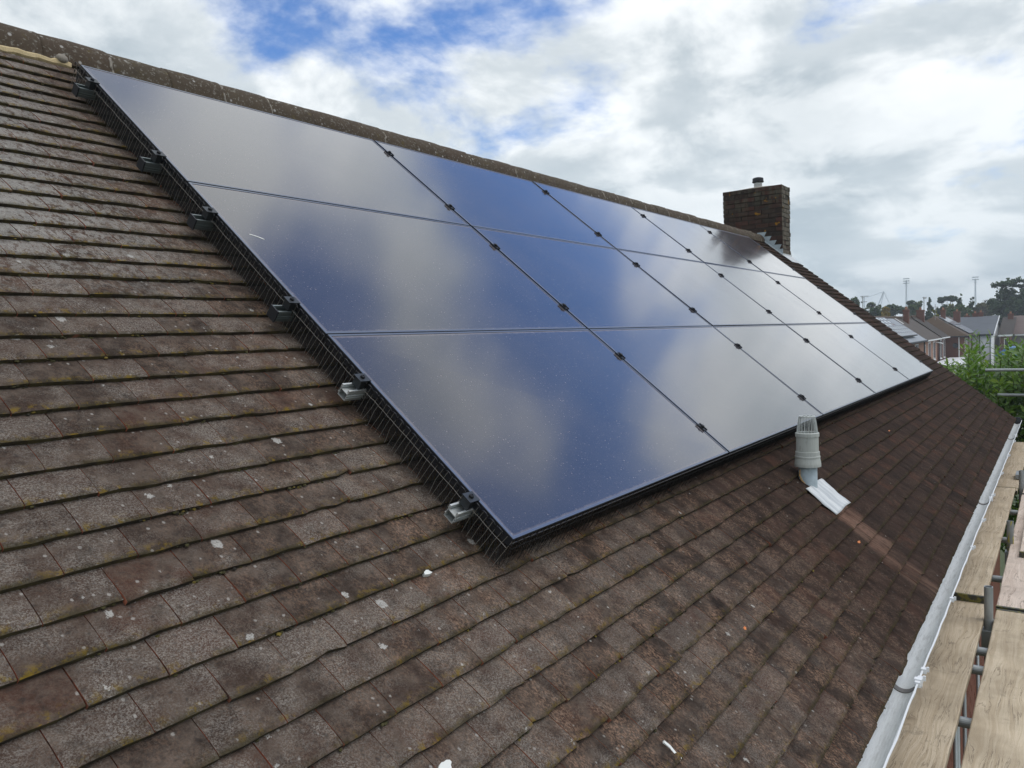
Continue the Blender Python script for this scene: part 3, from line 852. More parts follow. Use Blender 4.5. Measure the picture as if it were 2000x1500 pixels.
# ================================================================== SOLAR ARRAY
PW, PH = 1.9024, 1.026
RAILS = [.178, .816, 1.25, 1.852, 2.300, 2.888]
colname = ['first', 'second', 'third', 'fourth', 'fifth']
rowname = ['top row by the ridge', 'middle row', 'bottom row']
rp = random.Random(17)
for r in range(3):
    for c in range(5):
        u0, u1 = c * PW + (.010 if c else .006), (c + 1) * PW - .010
        v0, v1 = r * PH + .003, (r + 1) * PH - .003
        pan = empty('solar_panel', P((u0 + u1) / 2, (v0 + v1) / 2, -.034))
        nm = ('at the near left end', 'second from the near left end', 'in the middle of its row', 'second from the chimney end', 'at the chimney end')[c]
        tag(pan, 'black solar panel, %s, %s' % (rowname[r], nm), 'solar panel', 'black solar panels on the foreground roof')
        fwid, ch = .012, .0015
        dz = [rp.gauss(0, .0010) for _ in range(4)]
        def Q(a, b, w_):   # slight individual tilt of the panel
            fu = (a - u0) / (u1 - u0); fv = (b - v0) / (v1 - v0)
            return P(a, b, w_ + (dz[0] * (1 - fu) + dz[1] * fu) * (1 - fv) + (dz[2] * (1 - fu) + dz[3] * fu) * fv)
        mb = MB()
        ring = lambda ins, w_: [Q(u0 + ins, v0 + ins, w_), Q(u1 - ins, v0 + ins, w_), Q(u1 - ins, v1 - ins, w_), Q(u0 + ins, v1 - ins, w_)]
        rings = [ring(0, -.034), ring(0, -ch), ring(ch, 0), ring(fwid - .0008, 0), ring(fwid, -.0012), ring(fwid, -.006)]
        VV = [p for q in rings for p in q]
        FF = [(a * 4 + k, a * 4 + (k + 1) % 4, a * 4 + 4 + (k + 1) % 4, a * 4 + 4 + k) for a in range(5) for k in range(4)]
        mb.add(VV, FF); mb.m = [1 if 8 <= q < 12 else 0 for q in range(20)]; o = mb.build('frame', [M_FRAME, M_FRAME_TOP], pan); fix_normals(o)
        mb = MB(); q = [Q(u0 + fwid - .001, v0 + fwid - .001, -.0018), Q(u1 - fwid + .001, v0 + fwid - .001, -.0018), Q(u1 - fwid + .001, v1 - fwid + .001, -.0018), Q(u0 + fwid - .001, v1 - fwid + .001, -.0018)]
        mb.add(q, [(0, 3, 2, 1)]); o = mb.build('glass', M_GLASS, pan)
        uvl = o.data.uv_layers.new(name='m'); LW, LH = u1 - u0 - 2 * fwid, v1 - v0 - 2 * fwid
        cs = {0: (0, 0), 1: (LW, 0), 2: (LW, LH), 3: (0, LH)}
        for lp in o.data.loops: uvl.data[lp.index].uv = cs[lp.vertex_index]
        mb = MB(); mb.add([Q(u0 + .004, v0 + .004, -.030), Q(u1 - .004, v0 + .004, -.030), Q(u1 - .004, v1 - .004, -.030), Q(u0 + .004, v1 - .004, -.030)], [(0, 1, 2, 3)])
        mb.build('backsheet', M_BLACK, pan)
# rails and clamps
ordn = ['topmost', 'second', 'third', 'fourth', 'fifth', 'lowest']
for i, rvv in enumerate(RAILS):
    capped = i < 4
    rail = empty('mounting_rail', P(-.09, rvv, -.075))
    tag(rail, '%s aluminium mounting rail under the panels %s, %s' % (ordn[i], 'counted down from the ridge' if 0 < i < 5 else 'of the array', 'its end capped dark' if capped else 'its open end bright'), 'mounting rail', 'rails under the black solar array')
    mb = MB(); a, b = -.070, AW + .06
    h = .020; w0, w1 = -.080, -.036
    for (va, vb_, wa, wb_) in ((-h, h, w0, w0 + .0025), (-h, -h + .0025, w0 + .0025, w1 - .012), (h - .0025, h, w0 + .0025, w1 - .012), (-h + .0025, h - .0025, w1 - .018, w1 - .0155),
                               (-h - .002, -h + .005, w1 - .012, w1), (h - .005, h + .002, w1 - .012, w1), (-h - .003, -h, w0 + .010, w0 + .013), (h, h + .003, w0 + .010, w0 + .013), (h, h + .003, w0 + .020, w0 + .023)):
        mb.rbox(a, b, rvv + va, rvv + vb_, wa, wb_)
    mb.build('rail_bar', M_ALU_DULL if capped else M_ALU, rail)
    if capped:
        mb = MB(); mb.rbox(a - .006, a - .0005, rvv - h - .004, rvv + h + .004, w0 - .002, w1 + .001); mb.build('end_cap', M_CAP, rail)
    for e_, (ca, cb_) in enumerate(((-.040, .010), (AW - .012, AW + .034))):
        mb = MB()
        mb.rbox(ca, cb_, rvv - .020, rvv + .020, .0006, .0045)
        if e_ == 0: mb.rbox(-.030, -.004, rvv - .018, rvv + .018, -.0355, .0004)
        else: mb.rbox(AW + .004, AW + .026, rvv - .018, rvv + .018, -.0355, .0004)
        o = mb.build('end_clamp', M_CLAMP, rail)
        mb = MB(); bc = P(-.016 if e_ == 0 else AW + .014, rvv, .0045); mb.lathe(bc, [(.0085, 0), (.0085, .006), (.006, .0085), (.003, .0085), (.003, .004), (0, .004)], 12, axis=P(0, 0, 1) - P(0, 0, 0))
        mb.build('bolt', M_BLACK, o)
    for c in range(1, 5):
        uc = c * PW
        mb = MB(); mb.rbox(uc - .021, uc + .021, rvv - .026, rvv + .026, .0008, .0050); mb.rbox(uc - .007, uc + .007, rvv - .024, rvv + .024, -.034, .0008)
        mb.rbox(uc - .021, uc - .017, rvv - .026, rvv + .026, .005, .009); mb.rbox(uc + .017, uc + .021, rvv - .026, rvv + .026, .005, .009)
        o = mb.build('mid_clamp', M_BLACK, rail)
        mb = MB(); mb.lathe(P(uc, rvv, .005), [(.010, 0), (.010, .010), (.007, .013), (0, .013)], 10, axis=P(0, 0, 1) - P(0, 0, 0)); mb.build('bolt', M_BLACK, o)
# roof hooks hidden below the rails keep them off the tiles
hk = MB()
for i, rvv in enumerate(RAILS):
    for k in range(8):
        uh = .25 + k * 1.28; hk.rbox(uh, uh + .035, rvv - .03, rvv - .024, WT - .005, -.0805); hk.rbox(uh, uh + .035, rvv - .16, rvv - .03, WT + .004, WT + .009)
hk = hk.build('roof_hooks', M_ALU_DULL, house)
# bird guard mesh: thin wires between the panel edge and the tiles
def guard(name, label, along, n, length, wm=None):
    g0 = along(0, 0, -.03); o_ = empty(name, g0); tag(o_, label, 'bird guard', 'wire bird guards round the solar array')
    r_ = random.Random(len(label))
    mb = MB(); sp = length / n
    for i in range(n + 1):
        s_ = i * sp + r_.gauss(0, .0010)
        mb.tube([along(s_, -.004, -.004), along(s_ + r_.gauss(0, .002), .001, -.06), along(s_ + r_.gauss(0, .003), .006 + r_.gauss(0, .003), WT + .002)], .0008, 4, caps=False)
    for ww in (-.030,):
        pts = [along(length * k / 120, .003 - ww * .06 + r_.gauss(0, .0008), ww + r_.gauss(0, .0008)) for k in range(121)]
        mb.tube(pts, .00075, 4)
    mb.build('wire_mesh', wm or M_WIRE, o_)
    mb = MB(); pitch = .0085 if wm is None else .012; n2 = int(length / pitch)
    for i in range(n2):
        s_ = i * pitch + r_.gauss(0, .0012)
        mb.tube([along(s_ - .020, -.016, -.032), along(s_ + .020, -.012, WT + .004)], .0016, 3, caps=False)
    mb.build('added_shade_mesh', M_WIRE_DARK, o_)  # dense black layer added to deepen the shade under the panels
    mb = MB()
    for i in range(int(length / .036)):
        s_ = i * .036 + r_.random() * .004
        pts = [along(s_ + .015 * math.cos(a), .001 + .004 * math.sin(a), -.012 + .013 * math.sin(a)) for a in (-.5, 0, .6, 1.2, 1.9, 2.5, 3.14, 3.6)]
        mb.tube(pts, .0021, 5)
        if i % 2 == 0:
            mb.tube([along(s_, .002, -.030), along(s_ + .004, .006, -.045)], .0022, 4)
    mb.build('edge_loops', M_BLACK, o_)
    return o_
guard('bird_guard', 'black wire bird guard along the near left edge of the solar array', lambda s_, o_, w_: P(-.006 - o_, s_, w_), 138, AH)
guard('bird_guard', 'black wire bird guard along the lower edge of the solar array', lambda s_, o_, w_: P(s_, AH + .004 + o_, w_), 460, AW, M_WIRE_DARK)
# a dark skirt of the same guard on the far right end
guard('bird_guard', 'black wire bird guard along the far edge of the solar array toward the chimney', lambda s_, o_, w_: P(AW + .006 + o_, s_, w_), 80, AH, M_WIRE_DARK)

# ---- marks on the roof: droppings and clay chips
def blob(name, label, cat, u, v, w_, pts, m, th=.0025, group=None):
    mb = MB(); n = len(pts)
    top = [P(u + a, v + b, w_ + th) for a, b in pts]; bot = [P(u + a * 1.08, v + b * 1.08, w_ - .008) for a, b in pts]
    mb.add(top + bot, [tuple(range(n))] + [(i, n + i, n + (i + 1) % n, (i + 1) % n) for i in range(n)])
    o = mb.build(name, m, None, origin=P(u, v, w_)); fix_normals(o); tag(o, label, cat, group); return o
rd = random.Random(9)
def star(a, b, n=14, j=.3): return [(a * math.cos(2 * math.pi * k / n) * (1 + rd.gauss(0, j)), b * math.sin(2 * math.pi * k / n) * (1 + rd.gauss(0, j))) for k in range(n)]
GD = 'white bird droppings on the roof'
blob('bird_dropping', 'small white bird dropping on the tiles just below the array corner', 'bird dropping', -.253, 3.011, WT - .003, star(.014, .009, 12, .25), M_WHITE_MARK, group=GD)
blob('bird_dropping', 'larger white bird dropping cut by the bottom edge of the picture', 'bird dropping', -.618, 3.475, WT - .003, star(.018, .013, 14, .2), M_WHITE_MARK, group=GD)
blob('bird_dropping', 'curved white bird dropping on dark tiles low in the middle of the roof', 'bird dropping', .057, 3.799, WT - .003, [(-.008, -.03), (.0, -.034), (.006, -.014), (.004, .008), (.012, .02), (.004, .03), (-.012, .022), (-.016, .012), (-.006, .008), (-.004, -.01)], M_WHITE_MARK, group=GD)
blob('bird_dropping', 'thin white bird dropping streak on the near middle solar panel', 'bird dropping', .105, 1.415, -.0012, [(-.030, -.012), (-.024, -.016), (.0, -.006), (.020, .006), (.028, .016), (.022, .016), (.004, .002), (-.018, -.008)], M_WHITE_MARK, .0006, group=GD)
GC = 'orange clay chips lying on the tiles'
for (u, v, a, b, lab) in ((.885, 3.704, .012, .006, 'small orange clay chip lying on tiles midway between corner and gutter'), (2.535, 3.792, .022, .006, 'long orange clay chip lying beside the pale stain below the vent pipe'), (5.351, 3.386, .022, .006, 'small orange clay chip on the far tiles beyond the vent pipe')):
    blob('clay_chip', lab, 'clay chip', u, v, WT - .004, star(a, b, 9, .25), M_ORANGE, .004, group=GC)

# ================================================================== SCAFFOLD
ZB = 4.67
rs_ = random.Random(6)
def board(x0, x1, y0, y1, z0, label, m, band0=True):
    th = .038; mb = MB(); n = 24
    pr = [(y0, z0 + .004), (y0 + .004, z0), (y1 - .004, z0), (y1, z0 + .004), (y1, z0 + th - .005), (y1 - .005, z0 + th), (y0 + .005, z0 + th), (y0, z0 + th - .005)]
    VV, FF = [], []
    for i in range(n + 1):
        x = x0 + (x1 - x0) * i / n; jy = rs_.gauss(0, .0012); jz = rs_.gauss(0, .0010)
        for (y, z) in pr: VV.append((x, y + jy, z + jz))
    for i in range(n):
        for k in range(8): FF.append((i * 8 + k, i * 8 + (k + 1) % 8, i * 8 + 8 + (k + 1) % 8, i * 8 + 8 + k))
    FF += [tuple(range(8)), tuple(n * 8 + k for k in range(7, -1, -1))]
    mb.add(VV, FF); o = mb.build('scaffold_board', m, None, origin=((x0 + x1) / 2, (y0 + y1) / 2, z0)); fix_normals(o)
    tag(o, label, 'scaffold board', 'scaffold boards along the gutter')
    for xe in ((x0, x1) if band0 else (x1,)):
        b = MB(); s_ = 1 if xe == x0 else -1; t_ = .0018
        b.box(min(xe - s_ * t_, xe + s_ * .022), max(xe - s_ * t_, xe + s_ * .022), y0 - t_, y1 + t_, z0 - t_, z0 + th + t_)
        b.build('end_band', M_BAND, o)
    return o
board(-3.2, 3.745, -3.352, -3.127, ZB - .038, 'near weathered brown scaffold board right beside the gutter', M_WOOD)
board(3.72, 7.63, -3.340, -3.115, ZB + .004, 'pale weathered scaffold board beside the gutter, lying over the near board end', M_WOOD)
board(7.66, 11.6, -3.352, -3.127, ZB - .036, 'farthest scaffold board beside the gutter near the gutter stop end', M_WOOD)
board(-2.9, 3.66, -3.630, -3.405, ZB - .038, 'near wide scaffold board at the bottom right corner, outside the pole gap', M_WOOD)
board(3.69, 7.5, -3.625, -3.400, ZB - .034, 'pinkish scaffold board outside the pole gap, beyond the near board', M_WOOD2)
board(7.55, 11.4, -3.628, -3.403, ZB - .036, 'far scaffold board outside the pole gap, behind the second upright tube', M_WOOD2)
board(4.95, 8.8, -3.70, -3.475, ZB + .008, 'short loose scaffold board lying on the outer boards at the right edge', M_WOOD2)
board(-2.5, 1.55, -3.865, -3.640, ZB - .038, 'outermost scaffold board just cut by the lower right corner', M_WOOD)
scf = empty('scaffold', (3.4, -3.4, 0)); tag(scf, 'galvanised tube scaffold standing along the eaves beneath the boards', 'scaffold')
def tubeo(name, a, b, m=M_STEEL, r=.02415):
    mb = MB(); a, b = Vector(a), Vector(b); dd_ = (b - a).normalized(); i_ = r * .82
    n = 18; side = dd_.orthogonal().normalized(); s2 = dd_.cross(side); VV = []
    for (p, rr_) in ((a + dd_ * .10, i_), (a, i_), (a, r), (b, r), (b, i_), (b - dd_ * .10, i_)):
        for k in range(n):
            q = 2 * math.pi * k / n; VV.append(p + (side * math.cos(q) + s2 * math.sin(q)) * rr_)
    FF = [(j * n + k, j * n + (k + 1) % n, j * n + n + (k + 1) % n, j * n + n + k) for j in range(5) for k in range(n)]
    mb.add(VV, FF); return mb.build(name, m, scf, origin=(a + b) / 2, smooth=False)
YG = -3.378
tubeo('standard', (3.43, YG, 0), (3.43, YG, ZB + .20))
tubeo('standard', (5.36, YG - .02, 0), (5.36, YG - .02, ZB + .185), M_STEEL_Y)
tubeo('standard', (7.85, -3.385, 0), (7.85, -3.385, ZB + .19), M_STEEL)
tubeo('standard', (3.43, -4.45, 0), (3.43, -4.45, ZB + 1.2)); tubeo('standard', (8.2, -4.45, 0), (8.2, -4.45, ZB + 1.2)); tubeo('standard', (12.5, -4.45, 0), (12.5, -4.45, ZB + 1.3))
tubeo('ledger', (-3, YG + .01, ZB - .118), (3.38, YG + .01, ZB - .118)) if False else None
for x in (2.12, 2.78, 3.06, 3.58, 4.55, 5.75, 6.9, 8.6): tubeo('transom', (x, -4.6, ZB - .066), (x, -3.02, ZB - .066), M_STEEL)
tubeo('transom', (7.82, -4.6, ZB + .062), (7.82, -3.295, ZB + .062), M_DARKTRIM) if False else None
tubeo('ledger', (-3, -3.44, ZB - .125), (12.4, -3.44, ZB - .125)); tubeo('ledger', (-3, -4.40, ZB - .115), (12.4, -4.40, ZB - .115))
tubeo('guard_rail', (12.52, -2.74, 5.675), (12.52, -4.9, 5.675)); tubeo('guard_rail', (12.83, -2.885, 5.26), (12.83, -4.9, 5.26))
for x in (2.5, 2.62, 3.0, 3.9, 4.6): tubeo('brace', (x, -3.30, 3.2), (x + .7, -3.22, 4.4), M_ALU, .012)
cl = MB()
cl.box(3.385, 3.475, YG - .055, YG + .035, ZB - .16, ZB - .06); cl.build('coupler', M_STEEL, scf)
cl = MB(); cl.box(5.315, 5.405, YG - .075, YG + .015, ZB - .16, ZB - .06); cl.build('coupler', M_STEEL, scf)
# dark folded strap across the far boards
st_ = MB(); st_.box(8.35, 8.62, -3.9, -3.31, ZB + .012, ZB + .060); o = st_.build('steel_beam', M_STEEL, None, origin=(8.5, -3.6, ZB)); tag(o, 'short grey steel section lying across the far scaffold boards', 'steel section')

# ================================================================== LAUREL HEDGE
rl = random.Random(31)
laurel = empty('laurel_bush', (15.2, -4.2, 0)); tag(laurel, 'tall glossy green laurel bush beyond the gable end of the roof', 'bush')
def ltop(x, y):
    # height of the bush top above ground at x, y
    yy = y - .075 * (x - 15.2)          # clumps of taller shoots
    h = 5.58 - .42 * max(0, (yy + 2.25)) ** 1.2 - .05 * abs(x - 15.2)
    h += .42 * math.exp(-((yy + 2.36) / .13) ** 2) + .40 * math.exp(-((yy + 2.97) / .10) ** 2) + .38 * math.exp(-((yy + 3.35) / .16) ** 2)
    return h + .07 * math.sin(y * 9.3 + x)
def leaf_geom(base, dirv, upv, L, W, droop):
    dv = dirv.normalized(); sd = dv.cross(upv)
    if sd.length < .05: sd = dv.orthogonal()
    sd.normalize(); n_ = sd.cross(dv)
    c = [base + dv * (L * a) - n_ * (droop * L * a * a) for a in (0, .12, .40, .72, 1.0)]
    wd = (0, .45, 1.0, .8, 0)
    f_ = .22
    V = [c[0], c[4]]
    for i in (1, 2, 3):
        V += [c[i], c[i] + sd * (W * .5 * wd[i]) + n_ * (f_ * W * .5 * wd[i]), c[i] - sd * (W * .5 * wd[i]) + n_ * (f_ * W * .5 * wd[i])]
    F = [(0, 3, 2), (0, 2, 4), (2, 3, 6, 5), (2, 5, 7, 4), (5, 6, 9, 8), (5, 8, 10, 7), (8, 9, 1), (8, 1, 10)]
    return V, F
leaves = []; stems = MB()
def shoot(b, t_, n, L0):
    dv = (t_ - b); ln = dv.length; dv.normalize()
    stems.tube([b, b + dv * ln * .5, t_], [.008, .006, .003], 5)
    a = rl.random() * 6.28; sd = dv.orthogonal().normalized(); s2 = dv.cross(sd)
    for i in range(n):
        f = .15 + .85 * i / n; a += 2.4 + rl.gauss(0, .25)
        out = sd * math.cos(a) + s2 * math.sin(a)
        up = .35 + .75 * f + rl.gauss(0, .18)
        L = L0 * (1.0 - .35 * f * f) * rl.uniform(.8, 1.15)
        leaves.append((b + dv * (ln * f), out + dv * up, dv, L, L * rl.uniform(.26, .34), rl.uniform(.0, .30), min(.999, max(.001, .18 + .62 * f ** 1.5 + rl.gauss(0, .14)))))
for i in range(900):
    y = rl.uniform(-6.2, -.75); x = rl.uniform(12.9, 17.6)
    if y > -1.3 and x < 14.0: x += 1.5
    h = ltop(x, y)
    front = rl.random() < .55
    if front:
        x = 12.75 + rl.random() * .9 + .35 * max(0, y + 2.2); z = rl.uniform(2.6, h - .1)
        b = Vector((x + .5, y, z - .15)); t_ = Vector((x + rl.uniform(-.25, .15), y + rl.gauss(0, .15), z + rl.uniform(.15, .4)))
    else:
        z = h + rl.uniform(-.35, .12)
        b = Vector((x, y, z - .45)); t_ = Vector((x + rl.gauss(-.05, .1), y + rl.gauss(0, .1), z + rl.uniform(.05, .25)))
    shoot(b, t_, rl.randint(12, 17), rl.uniform(.17, .225))
for i in range(9500):     # inner leaves
    y = rl.uniform(-6.3, -.9); x = rl.uniform(13.1, 17.6); h = ltop(x, y) - .25
    z = h - abs(rl.gauss(0, .5)) if rl.random() < .6 else rl.uniform(2.8, h)
    q = Vector((rl.gauss(0, 1), rl.gauss(0, 1), rl.gauss(.2, .6)))
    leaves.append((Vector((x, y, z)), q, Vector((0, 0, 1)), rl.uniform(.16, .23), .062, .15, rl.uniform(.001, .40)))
for k in range(7):
    y = -6.8 + k * .95; stems.tube([(15.2, y, 0), (15.1 + rl.gauss(0, .2), y + .1, 2.6), (14.9 + rl.gauss(0, .3), y, 5.0)], [.07, .05, .015], 7)
def lscore(l):
    p = project(l[0])
    if p is None or not (0 < p[0] < 1024 and 0 < p[1] < 768): return 1e9
    q = project(l[0] + l[1].normalized() * l[3])
    return -((p[0] - q[0]) ** 2 + (p[1] - q[1]) ** 2) ** .5 + (l[0].x - 12.5) * 1.2 + (0 if l[6] > .35 else 8)
leaves.sort(key=lscore)
mass = MB()
for i, (b, dv, up, L, W, dr, rn) in enumerate(leaves):
    V, F = leaf_geom(b, dv, up, L, W, dr)
    if i < 200:
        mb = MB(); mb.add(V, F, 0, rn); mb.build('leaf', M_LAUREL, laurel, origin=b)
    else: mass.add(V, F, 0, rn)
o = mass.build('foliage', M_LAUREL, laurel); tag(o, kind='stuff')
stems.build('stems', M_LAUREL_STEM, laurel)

# ================================================================== HOUSES BEYOND
def win(parent, wall_o_, c, wid, hgt, face, nsplit=2):
    # face: '-y' or '-x'
    fr = MB(); pa = MB(); t_ = .07; d0 = .045
    def bx(mb, a0, a1, z0, z1, dp0, dp1):
        if face == '-y': mb.box(c[0] + a0, c[0] + a1, c[1] - dp1, c[1] - dp0, c[2] + z0, c[2] + z1)
        else: mb.box(c[0] - dp1, c[0] - dp0, c[1] + a0, c[1] + a1, c[2] + z0, c[2] + z1)
    h2, w2 = hgt / 2, wid / 2
    bx(fr, -w2, w2, -h2, -h2 + t_, 0, d0); bx(fr, -w2, w2, h2 - t_, h2, 0, d0)
    bx(fr, -w2, -w2 + t_, -h2 + t_, h2 - t_, 0, d0); bx(fr, w2 - t_, w2, -h2 + t_, h2 - t_, 0, d0)
    for k in range(1, nsplit):
        a = -w2 + wid * k / nsplit; bx(fr, a - t_ / 2, a + t_ / 2, -h2 + t_, h2 - t_, 0, d0)
    bx(fr, -w2 - .06, w2 + .06, -h2 - .08, -h2 - .002, 0, .09)
    o = fr.build('window', M_UPVC, parent)
    bx(pa, -w2 + .02, w2 - .02, -h2 + .02, h2 - .02, .01, .04); pa.build('pane', M_PANE, o)
    return o
def chimney_far(parent, x, y, z, wx, wy, h, pots=1):
    mb = MB(); mb.box(x - wx / 2, x + wx / 2, y - wy / 2, y + wy / 2, z - .5, z + h); mb.box(x - wx / 2 - .05, x + wx / 2 + .05, y - wy / 2 - .05, y + wy / 2 + .05, z + h - .18, z + h - .06)
    o = mb.build('chimney', M_BRICK_RED, parent)
    for k in range(pots):
        mb = MB(); mb.lathe((x, y + (k - (pots - 1) / 2) * .35, z + h), [(.12, 0), (.10, .25), (.12, .27), (.08, .27)], 10); mb.build('chimney_pot', plain('terracotta_pot', (.35, .17, .10), .8) if 'terracotta_pot' not in bpy.data.materials else bpy.data.materials['terracotta_pot'], o)
def terrace(name, label, x0, x1, ye, yr, ze, zr_, wm, rm_, group, wins, depth=8., chim=None, gut_m=None):
    yb = 2 * yr - ye; base = ((x0 + x1) / 2, (ye + yb) / 2, 0)
    h = empty(name, base); tag(h, label, 'house', group)
    mb = MB(); mb.box(x0 + .01, x1 - .01, ye + .35, yb - .35, 0, ze - .06)
    tri = [(x0 + .012, ye + .4, ze - .06), (x0 + .012, yb - .4, ze - .06), (x0 + .012, yr, zr_ - .25)]
    mb.prism(tri, (.2, 0, 0)); mb.prism([(x1 - .212, *t_[1:]) for t_ in tri], (.2, 0, 0))
    wo_ = mb.build('wall', wm, h); fix_normals(wo_)
    mb = MB(); t_ = .10
    for (ya, za, yb_, zb_) in ((ye, ze, yr, zr_), (yb, ze, yr, zr_)):
        mb.add([(x0, ya, za), (x1, ya, za), (x1, yb_, zb_), (x0, yb_, zb_), (x0, ya, za - t_), (x1, ya, za - t_), (x1, yb_, zb_ - t_), (x0, yb_, zb_ - t_)], MB.BF)
    rf_ = mb.build('roof', rm_, h); fix_normals(rf_)
    mb = MB(); mb.tube([(x0, yr, zr_ + .0), (x1, yr, zr_ + .0)], .13, 8); mb.build('ridge', M_ROOF_RUST, rf_)
    mb = MB(); mb.box(x0 + .02, x1 - .02, ye - .10, ye - .005, ze - .16, ze - .04); mb.build('gutter', gut_m or M_UPVC, h)
    for (x, z, wd, hg, ns) in wins: win(h, wo_, (x, ye + .35, z), wd, hg, '-y', ns)
    if chim: chimney_far(h, *chim)
    return h
GH = 'row of houses beyond the gable end'
YE, YR, ZE, ZR = 6.30, 9.15, 5.0, 7.12
h1 = terrace('terraced_house', 'brick house with solar panels half hidden behind the roof verge', 62.0, 78.0, YE, YR, ZE, ZR, M_BRICK_FAR, M_ROOF_LIGHT, GH,
        [(66.5, 3.9, 1.6, 1.6, 2), (70.5, 3.9, 1.2, 1.6, 2), (74.3, 3.75, 1.7, 1.9, 2), (71.0, 1.3, 1.8, 1.5, 2)], gut_m=M_DARKTRIM)
h2 = terrace('terraced_house', 'orange-brown brick house with plain brown roof and three white windows', 78.03, 88.6, YE + .05, YR + .03, ZE - .02, ZR + .02, M_BRICK_FAR, M_ROOF_BROWN, GH,
        [(79.4, 3.35, 1.0, 2.3, 1), (82.6, 3.7, 1.5, 1.9, 2), (86.0, 3.75, 1.5, 1.8, 2), (83, 1.2, 2.0, 1.5, 2)], chim=(82.0, 8.57, 6.75, .6, .46, 1.15, 1))
h3 = terrace('terraced_house', 'dark-roofed red brick house at the end of the far terrace', 88.65, 95.0, YE - .02, YR - .05, ZE + .02, ZR + .12, M_BRICK_RED, M_ROOF_DARK, GH,
        [(90.6, 3.75, 1.4, 1.9, 2), (93.4, 3.75, 1.5, 1.9, 2)], chim=(92.0, 8.66, 7.0, .6, .72, .95, 1))
# open casement on the plain brown house
mb = MB(); mb.add([(86.6, 6.58, 4.6), (86.6, 6.0, 4.45), (87.3, 6.0, 4.45), (87.3, 6.58, 4.6)], [(0, 1, 2, 3)]); o = mb.build('open_casement', M_UPVC, h2); o.modifiers.new('t', 'SOLIDIFY').thickness = .06
for x in (78.0, 88.62):
    mb = MB(); mb.tube([(x, YE + .22, 4.85), (x, YE + .26, 0)], .06, 8); mb.build('downpipe', M_DARKTRIM, h2)
mb = MB(); mb.prism([(79.2, 6.9, ZE + .52), (82.0, 8.6, ZE + 1.78), (82.6, 8.6, ZE + 1.78), (79.6, 6.9, ZE + .52)], (0, -.02, .05)) if False else None
# valley and pale party-wall strips on the roofs
def strip(parent, x0, x1, a0, a1, m):
    z = lambda a: ZE + (ZR - ZE) * a; y = lambda a: YE + .05 + (YR - YE) * a
    mb = MB(); mb.add([(x0, y(a0), z(a0) + .05), (x1, y(a0), z(a0) + .05), (x1, y(a1), z(a1) + .05), (x0, y(a1), z(a1) + .05)], [(0, 1, 2, 3)])
    o = mb.build('lead_strip', m, parent); o.modifiers.new('t', 'SOLIDIFY').thickness = .12
strip(h2, 78.6, 79.2, .70, .97, M_POT); strip(h3, 89.0, 89.25, .84, 1., M_POT); strip(h3, 90.2, 90.5, .28, .42, M_GREYRENDER); strip(h3, 89.6, 89.9, .16, .34, M_GREYRENDER)
strip(h1, 77.7, 78.3, .0, 1., M_ROOF_BROWN)
# corner house: hipped end towards the camera
hx, hy0, hy1 = 95.05, 4.55, 11.6
h4 = empty('hipped_house', (100, 8, 0)); tag(h4, 'red brick corner house with rusty brown hipped roof and four pale solar panels', 'house', GH)
mb = MB(); mb.box(hx + .3, 112, hy0 + .35, hy1 - .3, 0, ZE - .06); w4 = mb.build('wall', M_BRICK_RED, h4)
ym = (hy0 + hy1) / 2; zh = 7.25
mb = MB()
mb.add([(hx, hy0, ZE), (hx, hy1, ZE), (hx + 2.6, ym, zh), (113, ym, zh), (113, hy0, ZE), (113, hy1, ZE)], [(0, 2, 1), (0, 4, 3, 2), (1, 2, 3, 5), (0, 1, 5, 4)])
rf4 = mb.build('roof', M_ROOF_RUST, h4); fix_normals(rf4)
mb = MB(); mb.box(hx - .1, hx - .005, hy0, 6.2, ZE - .14, ZE - .02); mb.box(hx, 112, hy0 - .1, hy0 - .005, ZE - .14, ZE - .02); mb.build('gutter', M_DARKTRIM, h4)
mb = MB(); mb.tube([(hx + .2, 5.4, 4.85), (hx + .2, 5.4, 2.2)], .05, 6); mb.build('downpipe', M_UPVC, h4)
for x in (96.3, 98.0, 101.5): win(h4, w4, (x, hy0 + .35, 3.8), 1.0, 1.9, '-y', 1)
mb = MB(); mb.lathe((hx + .05, 5.75, 3.95), [(0, 0), (.2, .04), (.3, .1)], 12, axis=Vector((-1, -.5, .3))); mb.build('satellite_dish', M_DARKTRIM, h4)
chimney_far(h4, 101, 7.52, zh - .2, .6, .45, .95, 1); chimney_far(h4, 107, 6.7, zh - .3, .6, .70, .85, 1)
mb = MB(); mb.tube([(97.2, ym - .2, 6.6), (97.2, ym - .2, 8.6)], .025, 6); mb.tube([(97.2, ym - .5, 8.3), (97.2, ym + .2, 8.3)], .02, 5); mb.lathe((97.0, ym - 1.2, 6.3), [(0, 0), (.25, .06), (.32, .14)], 12, axis=Vector((-1, -.6, .3))); mb.build('aerial', M_GREYRENDER, h4)
